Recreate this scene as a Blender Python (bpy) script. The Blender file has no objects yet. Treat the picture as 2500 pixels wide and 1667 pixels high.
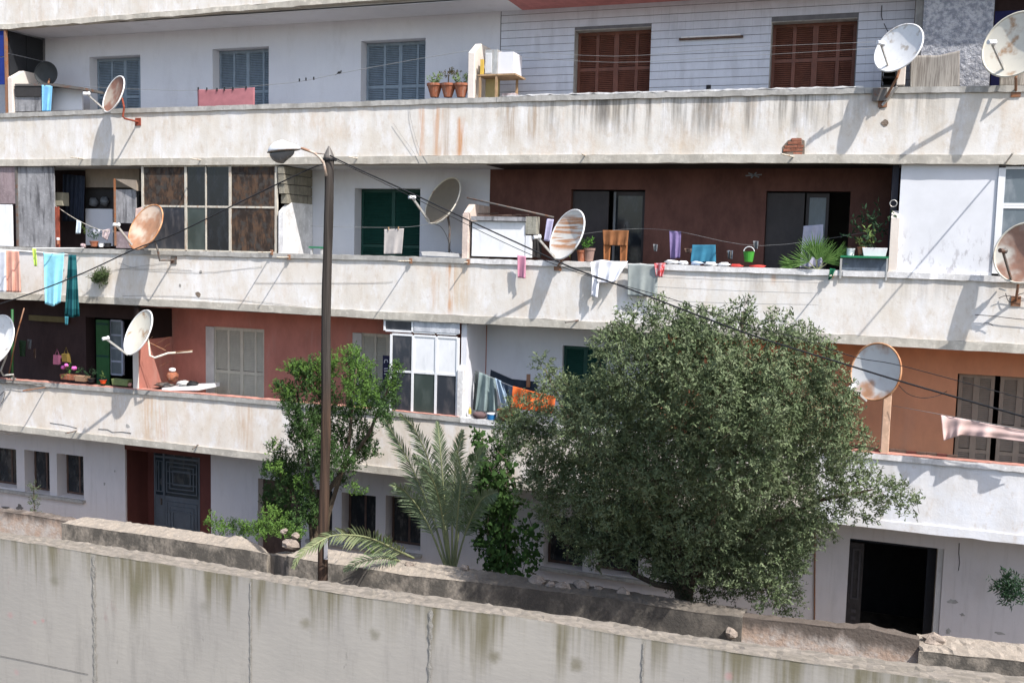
import bpy, math, random
import numpy as np
from mathutils import Vector, Matrix
random.seed(7)
RNG = np.random.default_rng(7)
scene = bpy.context.scene
C = scene.collection

# ---------------------------------------------------------------- camera
F = 2450.0                       # focal length in pixels of the 2500 px wide photograph
CAMD, CAMZ = 17.62, 7.40         # distance from the balcony fronts, height above the garden
M = Matrix(((0.94018297, 0.33975902, 0.02489543),
            (0.05492459, -0.0790541, -0.99535609),
            (-0.33621313, 0.93718422, -0.09298644)))   # rows: camera right, down, forward
cam_d = bpy.data.cameras.new('camera'); cam = bpy.data.objects.new('camera', cam_d); C.objects.link(cam)
cam_d.sensor_width = 36.0; cam_d.lens = 36.0 * F / 2500.0; cam_d.clip_end = 2000; cam_d.clip_start = 0.05
rt, dn, fw = Vector(M[0]), Vector(M[1]), Vector(M[2])
R3 = Matrix((rt, -dn, -fw)).transposed()
cam.matrix_world = Matrix.Translation((0, -CAMD, CAMZ)) @ R3.to_4x4()
scene.camera = cam

# ---------------------------------------------------------------- light
SUN = Vector((-1.6, 1.0, -2.3)).normalized()
world = bpy.data.worlds.new('World'); scene.world = world; world.use_nodes = True
wn = world.node_tree; bg = wn.nodes['Background']; bg.inputs['Strength'].default_value = 0.15
sky = wn.nodes.new('ShaderNodeTexSky'); sky.sky_type = 'NISHITA'; sky.sun_disc = False
sky.sun_elevation = math.asin(-SUN.z); sky.sun_rotation = math.atan2(1.6, -1.0)
sky.dust_density = 2.0; sky.air_density = 1.0; sky.altitude = 50
wn.links.new(sky.outputs[0], bg.inputs[0])
sd = bpy.data.lights.new('sun', 'SUN'); sd.energy = 3.9; sd.angle = math.radians(0.6); sd.color = (1.0, 0.955, 0.91)
so = bpy.data.objects.new('sun', sd); C.objects.link(so); so.location = (10, -20, 30)
so.rotation_euler = SUN.to_track_quat('-Z', 'Y').to_euler()
vs = scene.view_settings; vs.view_transform = 'Standard'; vs.look = 'None'; vs.gamma = 1.0; vs.exposure = 0.76
vs.use_curve_mapping = False
scene.render.engine = 'CYCLES'
scene.cycles.max_bounces = 6; scene.cycles.diffuse_bounces = 4; scene.cycles.transparent_max_bounces = 8

# ---------------------------------------------------------------- geometry helpers
def P(x, y, Y):
    """point on the plane at depth Y that the photograph shows at pixel x, y"""
    w = rt * ((x - 1250) / F) + dn * ((y - 833.5) / F) + fw
    t = (Y + CAMD) / w.y
    return Vector((w.x * t, Y, CAMZ + w.z * t))
def ray(x, y):
    return (rt * ((x - 1250) / F) + dn * ((y - 833.5) / F) + fw)
def pm(x, y, Y):
    """metres per pixel at that place"""
    p = P(x, y, Y) - Vector((0, -CAMD, CAMZ)); return p.dot(fw) / F
DL = 1.12                        # depth of the loggias

class MB:
    def __init__(s): s.v = []; s.f = []
    def add(s, vs_, fs_):
        n = len(s.v); s.v += [tuple(v) for v in vs_]; s.f += [tuple(i + n for i in f) for f in fs_]
    def box(s, a, b, j=0.0):
        x0, y0, z0 = a; x1, y1, z1 = b
        vs_ = [(x, y, z) for x in (x0, x1) for y in (y0, y1) for z in (z0, z1)]
        if j: vs_ = [(x + random.uniform(-j, j), y + random.uniform(-j, j), z + random.uniform(-j, j)) for x, y, z in vs_]
        s.add(vs_, [(0, 1, 3, 2), (4, 6, 7, 5), (0, 4, 5, 1), (2, 3, 7, 6), (0, 2, 6, 4), (1, 5, 7, 3)]); return s
    def prism(s, front, off):
        n = len(front); off = Vector(off); vs_ = [Vector(p) for p in front] + [Vector(p) + off for p in front]
        s.add(vs_, [tuple(range(n))[::-1], tuple(range(n, 2 * n))] + [(i, (i + 1) % n, (i + 1) % n + n, i + n) for i in range(n)]); return s
    def bar(s, p, q, w, h=None):
        p = Vector(p); q = Vector(q); d = (q - p).normalized(); h = h or w
        u = d.cross(Vector((0, 0, 1)));
        if u.length < 1e-3: u = Vector((1, 0, 0))
        u.normalize(); v = d.cross(u).normalized(); u *= w / 2; v *= h / 2
        s.prism([p - u - v, p + u - v, p + u + v, p - u + v], q - p); return s
    def tube(s, pts, r, n=8, cap=True):
        pts = [Vector(p) for p in pts]; m = len(pts); rs = r if hasattr(r, '__len__') else [r] * m
        vs_ = []; u = None
        for i, p in enumerate(pts):
            d = (pts[min(i + 1, m - 1)] - pts[max(i - 1, 0)]).normalized()
            if u is None:
                u = d.cross(Vector((0, 0, 1)))
                if u.length < 1e-3: u = d.cross(Vector((1, 0, 0)))
            u = (u - d * u.dot(d)).normalized(); v = d.cross(u)
            for k in range(n):
                a = 2 * math.pi * k / n; vs_.append(p + (u * math.cos(a) + v * math.sin(a)) * rs[i])
        fs_ = [(i * n + k, i * n + (k + 1) % n, (i + 1) * n + (k + 1) % n, (i + 1) * n + k) for i in range(m - 1) for k in range(n)]
        if cap: fs_ += [tuple(range(n))[::-1], tuple(range((m - 1) * n, m * n))]
        s.add(vs_, fs_); return s
    def lathe(s, c, prof, n=20, axis=None, sx=1.0):
        c = Vector(c); ax = Vector(axis or (0, 0, 1)).normalized()
        u = ax.cross(Vector((0, 1, 0)));
        if u.length < 1e-3: u = Vector((1, 0, 0))
        u.normalize(); v = ax.cross(u)
        vs_ = [c + ax * h + (u * math.cos(2 * math.pi * k / n) * sx + v * math.sin(2 * math.pi * k / n)) * r for r, h in prof for k in range(n)]
        m = len(prof); fs_ = [(i * n + k, i * n + (k + 1) % n, (i + 1) * n + (k + 1) % n, (i + 1) * n + k) for i in range(m - 1) for k in range(n)]
        fs_ += [tuple(range(n))[::-1], tuple(range((m - 1) * n, m * n))]
        s.add(vs_, fs_); return s
    def blob(s, c, r, n=10, m=7, jit=0.15):
        c = Vector(c); r = Vector(r); vs_ = []
        for i in range(m + 1):
            th = math.pi * i / m
            for k in range(n):
                ph = 2 * math.pi * k / n; q = 1 + (random.uniform(-jit, jit) if 0 < i < m else 0)
                vs_.append(c + Vector((r.x * math.sin(th) * math.cos(ph) * q, r.y * math.sin(th) * math.sin(ph) * q, r.z * math.cos(th) * q)))
        s.add(vs_, [(i * n + k, i * n + (k + 1) % n, (i + 1) * n + (k + 1) % n, (i + 1) * n + k) for i in range(m) for k in range(n)]); return s
    def build(s, name, mat_, parent=None, smooth=False, bevel=0, kind=None, label=None, solid=0):
        off = Vector(parent['_w']) if parent is not None else Vector((0, 0, 0))
        me = bpy.data.meshes.new(name)
        me.from_pydata([(v[0] - off.x, v[1] - off.y, v[2] - off.z) for v in s.v], [], s.f)
        me.materials.append(mat_)
        if smooth: me.polygons.foreach_set('use_smooth', [True] * len(me.polygons))
        o = bpy.data.objects.new(name, me); C.objects.link(o)
        if parent is not None: o.parent = parent
        o['_w'] = tuple(off)
        if bevel:
            b = o.modifiers.new('bevel', 'BEVEL'); b.width = bevel; b.segments = 2; b.limit_method = 'ANGLE'
        if solid:
            b = o.modifiers.new('solid', 'SOLIDIFY'); b.thickness = solid; b.offset = 0
        if kind: o['kind'] = kind
        if label: o['label'] = label
        return o
def thing(name, label, cat, loc=(0, 0, 0), group=None):
    o = bpy.data.objects.new(name, None); C.objects.link(o); o.location = loc; o.empty_display_size = .1
    o['label'] = label; o['category'] = cat; o['_w'] = tuple(loc)
    if group: o['group'] = group
    return o
def tag(o, label, cat, group=None):
    o['label'] = label; o['category'] = cat
    if group: o['group'] = group
    return o
def struct(o): o['kind'] = 'structure'; return o

# ---------------------------------------------------------------- materials
class NT:
    def __init__(s, name, rough=0.85, spec=0.3, metal=0.0):
        s.m = bpy.data.materials.new(name); s.m.use_nodes = True; s.t = s.m.node_tree; s.b = s.t.nodes['Principled BSDF']
        s.b.inputs['Roughness'].default_value = rough; s.b.inputs['Metallic'].default_value = metal
        s.b.inputs['Specular IOR Level'].default_value = spec
        g = s.t.nodes.new('ShaderNodeNewGeometry'); s.pos = g.outputs['Position']
        sp = s.t.nodes.new('ShaderNodeSeparateXYZ'); s.t.links.new(s.pos, sp.inputs[0]); s.X, s.Y, s.Z = sp.outputs
    def L(s, a, i):
        if hasattr(a, 'is_linked'): s.t.links.new(a, i)
        elif hasattr(a, '__len__') and len(a) == 3 and i.type == 'RGBA': i.default_value = (*a, 1)
        else: i.default_value = a
    def math(s, op, a, b=0.0):
        n = s.t.nodes.new('ShaderNodeMath'); n.operation = op; s.L(a, n.inputs[0]); s.L(b, n.inputs[1]); return n.outputs[0]
    def mul(s, a, b): return s.math('MULTIPLY', a, b)
    def step(s, v, lo, hi):
        n = s.t.nodes.new('ShaderNodeMapRange'); n.interpolation_type = 'SMOOTHSTEP'; s.L(v, n.inputs[0])
        if lo < hi: n.inputs[1].default_value = lo; n.inputs[2].default_value = hi; return n.outputs[0]
        n.inputs[1].default_value = hi; n.inputs[2].default_value = lo; n.inputs[3].default_value = 1; n.inputs[4].default_value = 0; return n.outputs[0]
    def noise(s, sc, seed=0.0, detail=5, rough=0.6, dist=0.0):
        mp = s.t.nodes.new('ShaderNodeMapping'); s.t.links.new(s.pos, mp.inputs[0])
        mp.inputs['Scale'].default_value = sc if hasattr(sc, '__len__') else (sc, sc, sc)
        mp.inputs['Location'].default_value = (seed * 7.3, seed * 3.1, seed * 5.7)
        n = s.t.nodes.new('ShaderNodeTexNoise'); n.inputs['Scale'].default_value = 1; n.inputs['Detail'].default_value = detail
        n.inputs['Roughness'].default_value = rough; n.inputs['Distortion'].default_value = dist
        s.t.links.new(mp.outputs[0], n.inputs[0]); return n.outputs[0]
    def mix(s, f, a, b):
        n = s.t.nodes.new('ShaderNodeMix'); n.data_type = 'RGBA'; s.L(f, n.inputs[0]); s.L(a, n.inputs[6]); s.L(b, n.inputs[7]); return n.outputs[2]
    def bump(s, h, d=0.01, st=0.6):
        n = s.t.nodes.new('ShaderNodeBump'); n.inputs['Strength'].default_value = st; n.inputs['Distance'].default_value = d
        s.t.links.new(h, n.inputs['Height']); s.t.links.new(n.outputs[0], s.b.inputs['Normal'])
    def out(s, c): s.L(c, s.b.inputs['Base Color']); return s.m

def plain(name, c, rough=0.8, var=0.25, sc=6.0, metal=0.0, dirt=None, bump=0.0, seed=1.0, dark=0.0):
    n = NT(name, rough, metal=metal)
    k = n.noise((sc, sc, sc * .5), seed, 7, .7)
    c2 = tuple(x * (1 - var * 1.25) for x in c)
    col = n.mix(n.step(k, .3, .7), c, c2)
    if dirt: col = n.mix(n.mul(n.step(n.noise((sc * 1.5, sc * 1.5, sc * .35), seed + 3), .5, .72), dirt[3] if len(dirt) > 3 else .6), col, dirt[:3])
    if bump: n.bump(n.noise(sc * 8, seed + 1), bump, .5)
    return n.out(col)

def plaster(name, base=(.67, .65, .615), seed=1.0, ztop=None, dirt_len=.5, dirt=.6, ochre=.5, patches=(), grey=.25, white=None):
    """old rendered parapet: pale repaired patches, ochre washes, dark streaks running down from the coping"""
    n = NT(name, .92, .15)
    smooth = ztop is None and white is None
    dk = (.96, .96, .97) if smooth else (.9, .86, .8)
    col = n.mix(n.step(n.noise(1.6, seed, 4), .3, .7), base, tuple(x * y for x, y in zip(base, dk)))
    col = n.mix(n.mul(n.step(n.noise((3.2, 3.2, 1.5), seed + 2, 9, .72), .47, .66), .1 if smooth else .6), col, (.76, .76, .77))
    col = n.mix(n.mul(n.step(n.noise((2.2, 2.2, 1.0), seed + 4, 8, .75), .48, .74), ochre), col, (.54, .41, .29))
    col = n.mix(n.mul(n.step(n.noise((8, 8, .6), seed + 5, 7, .7), .5, .78), grey), col, (.33, .31, .28))
    col = n.mix(n.mul(n.step(n.noise((7, 7, 4), seed + 6, 8, .8), .52, .66), 0 if smooth else .38), col, (.47, .38, .29))
    col = n.mix(n.mul(n.step(n.noise(30, seed + 7, 4, .7), .62, .78), .3), col, (.33, .3, .26))
    if smooth: col = n.mix(n.mul(n.step(n.noise((2.2, 2.2, .8), seed + 31, 7, .7), .5, .72), .22), col, (.4, .39, .39))
    if ztop is not None:
        streak = n.step(n.noise((6.5, 6.5, .35), seed + 8, 5, .65), .42, .66)
        g = n.step(n.math('ADD', n.Z, n.mul(n.noise((5, 5, .3), seed + 9, 3), .3)), ztop - dirt_len, ztop + .12)
        amt = n.mul(n.step(n.noise((.35, .35, .01), seed + 10, 2), .38, .6), n.step(n.X, -7.5, -5.0))
        col = n.mix(n.mul(n.mul(n.mul(streak, g), n.math('ADD', n.mul(amt, .85), .15)), dirt), col, (.09, .08, .065))
        gb = n.step(n.Z, ztop - 1.05, ztop - 1.2)
        col = n.mix(n.mul(gb, n.mul(n.step(n.noise(4, seed + 12), .45, .6), .5)), col, (.33, .3, .25))
    for (xc, hw, z0, z1, c, st) in patches:
        d = n.math('ABSOLUTE', n.math('SUBTRACT', n.X, xc))
        f = n.mul(n.step(n.math('ADD', d, n.mul(n.noise((11, 11, 1.0), seed + 14), hw * .9)), hw * 1.45, hw * .55), n.mul(n.step(n.Z, z0 - .1, z0 + .25), n.step(n.Z, z1 + .06, z1 - .06)))
        f = n.mul(f, n.step(n.noise((14, 14, .8), seed + 15, 5), .36, .6))
        col = n.mix(n.mul(f, st), col, c)
    n.bump(n.math('ADD', n.noise(30, seed + 20, 4), n.mul(n.noise(5, seed + 21, 3), 1.6)), .006, .4)
    return n.out(col)

def concrete(name, base=(.3, .29, .27), seed=1., stain=(.1, .1, .07), st=.6, sc=3., bump=.02, zgrad=None, moss=None):
    n = NT(name, .95, .1)
    col = n.mix(n.step(n.noise(sc, seed, 6), .35, .65), base, tuple(x * .75 for x in base))
    col = n.mix(n.mul(n.step(n.noise(sc * 4, seed + 3, 6, .7), .5, .7), .5), col, tuple(min(1, x * 1.45) for x in base))
    f = n.step(n.noise((sc * 2.4, sc * 2.4, sc * .35), seed + 5, 5, .65), .45, .7)
    if zgrad: f = n.mul(f, n.step(n.math('ADD', n.Z, n.mul(n.noise((6, 6, .4), seed + 7), zgrad[1] * .6)), zgrad[0] - zgrad[1], zgrad[0]))
    col = n.mix(n.mul(f, st), col, stain)
    if moss: col = n.mix(n.mul(n.step(n.noise(sc * 1.2, seed + 9), .52, .7), moss[3]), col, moss[:3])
    n.bump(n.noise(sc * 9, seed + 11, 6), bump, .6)
    return n.out(col)

def rusty(name, base=(.66, .66, .64), rust=(.38, .15, .05), amt=.5, seed=1., sc=5., metal=.0, stripes=False, zr=None):
    n = NT(name, .5, .35)
    k = n.noise((1.2, 1.2, 16) if stripes else sc, seed, 4, .5)
    f = n.step(k, .60 - amt * .25, .74 - amt * .2)
    if zr: f = n.mul(f, n.mul(n.step(n.Z, zr[0], zr[0] + .1), n.step(n.Z, zr[1] + .1, zr[1])))
    col = n.mix(n.mul(n.step(n.noise(sc * 2, seed + 2), .45, .75), .35), base, tuple(x * .72 for x in base))
    col = n.mix(n.mul(f, .9), col, n.mix(n.step(n.noise(sc * 4, seed + 4), .3, .75), rust, tuple(x * .7 for x in rust)))
    return n.out(col)

def fabric(name, c, seed=1., stripe=None, rough=.95):
    n = NT(name, rough, .1)
    col = n.mix(n.step(n.noise(7, seed), .35, .7), c, tuple(x * .86 for x in c))
    if stripe:
        w = n.math('SINE', n.mul(n.Z, stripe[3] * .5)); col = n.mix(n.mul(n.step(w, -.1, .3), .8), col, stripe[:3])
    n.bump(n.noise(160, seed, 2), .002, .4)
    n.b.inputs['Subsurface Weight'].default_value = 0.0
    return n.out(col)

def leafmat(name, a, b, c=None, seed=1., sc=26., trans=.25, rough=.55):
    n = NT(name, .72, .14)
    col = n.mix(n.step(n.noise(sc, seed, 2), .35, .65), a, b)
    col = n.mix(n.mul(n.step(n.noise(2.2, seed + 2, 3), .42, .62), .55), col, c or b)
    m = n.out(col)
    tr = n.t.nodes.new('ShaderNodeBsdfTranslucent'); n.t.links.new(col, tr.inputs[0])
    mx = n.t.nodes.new('ShaderNodeMixShader'); mx.inputs[0].default_value = trans
    n.t.links.new(n.b.outputs[0], mx.inputs[1]); n.t.links.new(tr.outputs[0], mx.inputs[2])
    n.t.links.new(mx.outputs[0], n.t.nodes['Material Output'].inputs[0])
    return m

def glass(name, c=(.02, .025, .03), rough=.12, dirt=.3, dc=(.2, .19, .17), seed=2.):
    n = NT(name, rough, .6)
    f = n.mul(n.step(n.noise((6, 6, 2.5), seed, 5), .45, .7), dirt)
    col = n.mix(f, c, dc); n.L(n.math('ADD', n.mul(f, .6), rough), n.b.inputs['Roughness']); return n.out(col)

ORN = (.5, .24, .1); BRN = (.3, .19, .1)
def xat(x, y): return P(x, y, 0).x
m_par1 = plaster('plaster_top', white=1, seed=11, ztop=None, grey=.45, ochre=.5)
m_par2 = plaster('plaster_upper', seed=2, ztop=10.05, dirt_len=.8, dirt=.8, ochre=.55,
    patches=[(xat(1028, 300), .12, 8.95, 10, ORN, .55), (xat(1068, 300), .16, 8.95, 10, ORN, .6), (xat(1125, 330), .13, 8.95, 9.8, ORN, .85), (xat(1090, 330), .10, 8.95, 10, BRN, .5), (xat(1245, 320), .25, 9.3, 10, BRN, .6), (xat(1300, 320), .22, 9.3, 10, BRN, .6), (xat(1480, 300), .3, 9.6, 10.1, (.12, .11, .1), .6), (xat(1730, 300), .5, 9.4, 10.1, (.12, .11, .1), .5), (xat(1830, 300), .12, 9.4, 10.1, (.12, .11, .1), .6), (xat(1940, 300), .12, 9.4, 10.1, (.12, .11, .1), .6)])
m_par3 = plaster('plaster_middle', seed=5, base=(.7, .68, .65), ztop=7.05, dirt=.4, ochre=.4, grey=.25,
    patches=[(xat(1100, 700), .13, 6.1, 7.05, ORN, .9), (xat(1128, 700), .3, 6.1, 7.05, (.55, .42, .28), .6), (xat(1060, 720), .16, 6.1, 6.9, (.55, .38, .25), .5), (xat(1888, 690), .07, 6.9, 7.05, ORN, .9), (xat(250, 640), 1.5, 6.1, 7.05, (.56, .46, .34), .3)])
m_par4 = plaster('plaster_lower', seed=9, base=(.7, .655, .6), ztop=4.0, dirt=.3, ochre=.75, grey=.15,
    patches=[(xat(370, 1000), .35, 3.1, 4.0, (.55, .34, .17), .6), (xat(400, 1020), .2, 3.0, 3.8, ORN, .35), (xat(600, 1030), .3, 3.0, 4.0, (.5, .33, .2), .5)])
m_par4r = plaster('plaster_lower_right', seed=14, base=(.7, .72, .76), ztop=4.0, dirt=.15, ochre=.12, grey=.08)
m_cop = concrete('coping_concrete', (.42, .41, .385), 3, (.2, .19, .17), .5, 2.5, .008)
m_copr = concrete('coping_paint_red', (.5, .24, .19), 4, (.3, .28, .26), .5, 4, .006)
m_copw = concrete('coping_whitewash', (.72, .71, .7), 5, (.4, .38, .35), .35, 4, .006)
m_band = concrete('slab_edge', (.5, .47, .41), 6, (.3, .27, .22), .45, 2.2, .008)
m_lav = plaster('wall_lavender', base=(.66, .665, .7), seed=21, ochre=.03, grey=.06)
m_white = plaster('wall_white', base=(.64, .65, .68), seed=22, ochre=.04, grey=.08)
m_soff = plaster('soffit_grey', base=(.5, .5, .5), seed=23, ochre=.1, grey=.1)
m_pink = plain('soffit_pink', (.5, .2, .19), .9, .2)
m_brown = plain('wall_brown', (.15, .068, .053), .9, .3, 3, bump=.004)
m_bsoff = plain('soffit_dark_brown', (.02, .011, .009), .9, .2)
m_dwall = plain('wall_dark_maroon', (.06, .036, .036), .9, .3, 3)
m_terra = plain('wall_terracotta', (.48, .195, .15), .92, .18, 2.5, dirt=(.42, .26, .22, .4), bump=.004)
m_oran = plain('wall_orange', (.64, .31, .18), .9, .12, 2.5, dirt=(.5, .3, .22, .25), bump=.003)
m_gnd = plaster('wall_ground_storey', base=(.66, .625, .615), seed=30, ochre=.12, grey=.35)
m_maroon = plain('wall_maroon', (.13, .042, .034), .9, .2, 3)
m_rough = NT('roughcast_grey', .95, .1)
k = m_rough.noise(14, 3, 6, .7); m_rough.bump(m_rough.noise(22, 5, 6), .04, .9)
m_rough = m_rough.out(m_rough.mix(m_rough.step(k, .38, .62), (.24, .25, .28), (.46, .46, .48)))
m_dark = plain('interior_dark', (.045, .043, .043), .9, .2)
m_grout = plain('tile_grout', (.17, .17, .18), .9, .2)
m_tile = plain('glazed_tile', (.6, .62, .68), .35, .1, 3, dirt=(.4, .41, .45, .4))
m_shblue = plain('shutter_blue_grey', (.24, .3, .36), .6, .15, 8, dirt=(.13, .17, .2, .5))
m_shbrown = plain('shutter_red_brown', (.19, .075, .05), .55, .25, 8, dirt=(.1, .05, .038, .5))
m_shcream = plain('shutter_cream', (.55, .52, .43), .7, .12, 8, dirt=(.36, .33, .27, .4))
m_shbeige = plain('shutter_beige', (.3, .25, .2), .7, .15, 8)
m_green = plain('paint_dark_green', (.012, .06, .045), .5, .2, 8)
m_green2 = plain('paint_green', (.03, .12, .04), .5, .2, 8)
m_wpaint = plain('paint_white_old', (.58, .54, .46), .6, .2, 10, dirt=(.28, .15, .08, .85))
m_wclean = plain('paint_white', (.78, .79, .8), .45, .08, 5, dirt=(.5, .52, .55, .4))
m_rustm = rusty('rusty_iron', (.24, .13, .08), (.3, .12, .05), .6, 3, 9)
m_iron = rusty('old_iron', (.12, .11, .1), (.16, .08, .05), .4, 4, 9)
m_rustred = plain('rusty_red_paint', (.3, .07, .04), .7, .35, 20, bump=.003)
m_galv = plain('galvanised_steel', (.5, .5, .48), .45, .25, 14, metal=.3, dirt=(.3, .18, .1, .5))
m_black = plain('black_rubber', (.018, .018, .02), .6, .2)
m_terrapot = plain('terracotta_pot', (.36, .13, .07), .8, .3, 14, dirt=(.32, .26, .22, .5))
m_soil = plain('potting_soil', (.05, .035, .025), 1, .3, 30)
m_wood = plain('bare_wood', (.42, .28, .16), .8, .3, 12)

# ================================================================ ground and terrain
def sheet(name, x0, x1, y0, y1, z, m, n=1):
    b = MB(); b.add([(x0, y0, z), (x1, y0, z), (x1, y1, z), (x0, y1, z)], [(0, 1, 2, 3)]); return struct(b.build(name, m))
m_soil2 = concrete('garden_earth', (.2, .16, .12), 40, (.08, .07, .05), .6, 1.5, .05)
m_ballast = concrete('ballast_ground', (.22, .2, .18), 41, (.1, .09, .08), .6, 5, .06)
sheet('ground', -300, 300, -8, 300, 0, m_soil2)
b = MB(); b.prism([(-300, -12.45, 0), (-300, -300, 0), (-300, -300, 3.9), (-300, -12.45, 3.9)], (600, 0, 0)); struct(b.build('embankment', m_ballast))
sheet('ground_verge', -300, 300, -12.45, -8, 0.004, m_soil2)

# ================================================================ the apartment building
BX0, BX1 = -27.0, 9.0
bld = thing('apartment_building', 'long worn apartment block with three rows of stained concrete balconies and shuttered loggias', 'building', (-9, 0, 0))

def line(pts, Y=0.0):
    q = sorted([(P(x, y, Y).x, P(x, y, Y).z) for x, y in pts]); return np.array([a for a, _ in q]), np.array([b_ for _, b_ in q])
def strip(name, top, bot, Y0, Y1, m, xr=None, step=.2, j=.003, dtop=0., dbot=0., Yp=0.0, bevel=0, parent=bld, seg=None):
    """long horizontal member between two measured edges"""
    x0, x1 = xr or (BX0, BX1)
    n = max(2, int((x1 - x0) / step)); xs = np.linspace(x0, x1, n)
    def ev(L, dd):
        if isinstance(L, (int, float)): return np.full(n, L + dd)
        a, b_ = line(L, Yp); return np.interp(xs, a, b_) + dd
    zt = ev(top, dtop) + RNG.normal(0, j, n); zb = ev(bot, dbot) + RNG.normal(0, j, n)
    yj = RNG.normal(0, j * .6, n)
    b = MB(); vs_ = []
    for i in range(n): vs_ += [(xs[i], Y0 + yj[i], zb[i]), (xs[i], Y0 + yj[i], zt[i]), (xs[i], Y1, zt[i]), (xs[i], Y1, zb[i])]
    fs_ = [(3, 2, 1, 0), (4 * n - 4, 4 * n - 3, 4 * n - 2, 4 * n - 1)]
    for i in range(n - 1):
        for k in range(4): fs_.append((4 * i + k, 4 * i + (k + 1) % 4, 4 * i + 4 + (k + 1) % 4, 4 * i + 4 + k))
    b.add(vs_, fs_); return b.build(name, m, parent, bevel=bevel)

B1B = [(0, 73), (350, 45), (700, 18), (950, 0), (1140, -14)]
B2T = [(0, 278), (300, 266), (700, 254), (1300, 235), (1900, 219), (2110, 215), (2500, 210)]
B2B = [(0, 406), (700, 402), (1300, 398), (1900, 398), (2500, 402)]
B3T = [(0, 602), (420, 612), (920, 624), (1420, 639), (1800, 652), (2200, 664), (2500, 677)]
B3B = [(0, 729), (500, 753), (900, 777), (1500, 807), (2050, 838), (2500, 863)]
B4T = [(0, 925), (500, 963), (959, 1002), (1220, 1027), (2040, 1097), (2500, 1138)]
B4B = [(0, 1049), (600, 1118), (957, 1159), (2074, 1281), (2500, 1328)]
CH, BH = .095, .145
XR4 = P(1990, 1150, 0).x
# top parapet
strip('parapet', 13.1, B1B, 0, .13, m_par1, dbot=.10)
strip('slab_edge', B1B, B1B, -.02, .135, m_band, dtop=.10, j=.008)
strip('slab', 11.98 + .25, 11.98, .137, 4.2, m_soff, j=0, dbot=.02)
strip('coping', 13.2, 13.1, -.035, .17, m_cop)
for nm, T, Bt, mp, zf in (('upper', B2T, B2B, m_par2, 8.94), ('middle', B3T, B3B, m_par3, 5.94), ('lower', B4T, B4B, m_par4, 2.87)):
    if nm == 'lower':
        strip('parapet', T, Bt, 0, .13, mp, xr=(BX0, XR4), dtop=-CH, dbot=BH)
        strip('parapet', T, Bt, 0.0, .13, m_par4r, xr=(XR4 + .001, BX1), dtop=-CH, dbot=BH)
        strip('slab_edge', Bt, Bt, -.022, .135, m_band, xr=(BX0, XR4), dtop=BH)
        strip('slab_edge', Bt, Bt, -.022, .135, m_par4r, xr=(XR4 + .001, BX1), dtop=BH)
    else:
        strip('parapet', T, Bt, 0, .13, mp, dtop=-CH, dbot=BH)
        strip('slab_edge', Bt, Bt, -.022, .135, m_band, dtop=BH)
    strip('slab', zf + .25, zf + .0, .137, 4.2, m_soff, j=0)
# copings in lengths, as the photo shows their colours change
def coping(T, x0, x1, m, ex=0.0):
    a = BX0 if x0 is None else P(x0, 240 if T is B2T else 640 if T is B3T else 1050, 0).x
    c = BX1 if x1 is None else P(x1, 240 if T is B2T else 640 if T is B3T else 1050, 0).x
    strip('coping', T, T, -.038 - ex, .165, m, xr=(a + .002, c - .002), dbot=-CH + .0, dtop=.0, j=.0035, step=.12)
coping(B2T, None, 95, m_cop); coping(B2T, 95, 1215, m_cop); coping(B2T, 1215, 2110, m_cop, .004); coping(B2T, 2110, None, m_cop)
coping(B3T, None, 690, m_cop); coping(B3T, 690, 1150, m_cop); coping(B3T, 1150, 2040, m_copw); coping(B3T, 2040, None, m_copw)
coping(B4T, None, 330, m_cop, .01); coping(B4T, 330, 960, m_cop); coping(B4T, 960, 1125, m_cop); coping(B4T, 1125, 1990, m_copw); coping(B4T, 1990, None, m_copw)
# thin painted tops
def toppaint(T, x0, x1, m):
    y = 640 if T is B3T else 1050
    strip('coping_top', T, T, -.036, .16, m, xr=(P(x0, y, 0).x if x0 is not None else BX0, P(x1, y, 0).x if x1 is not None else BX1), dbot=.001, dtop=.012, j=.003, step=.1)
toppaint(B4T, None, 900, m_copr); toppaint(B4T, 958, 1120, m_copr); toppaint(B4T, 2015, None, m_copr)
strip('coping_top', B2T, B2T, -.044, .16, m_copw, xr=(P(1222, 235, 0).x, P(2108, 216, 0).x), dbot=.0, dtop=.022, j=.006, step=.08)

# outer shell: rear and end walls, roof, upper storey
b = MB(); b.box((BX0, 4.2, 0), (BX1, 4.45, 16)); b.box((BX0 - .25, .14, 0), (BX0, 4.45, 16)); b.box((BX1, .14, 0), (BX1 + .25, 4.45, 16)); b.build('rear_wall', m_dark, bld)
b = MB(); b.box((BX0 - .3, .2, 16), (BX1 + .3, 4.5, 16.2)); b.build('roof', m_cop, bld)
b = MB(); b.box((BX0, DL, 12.3), (BX1, DL + .2, 16)); b.build('wall', m_lav, bld)

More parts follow.
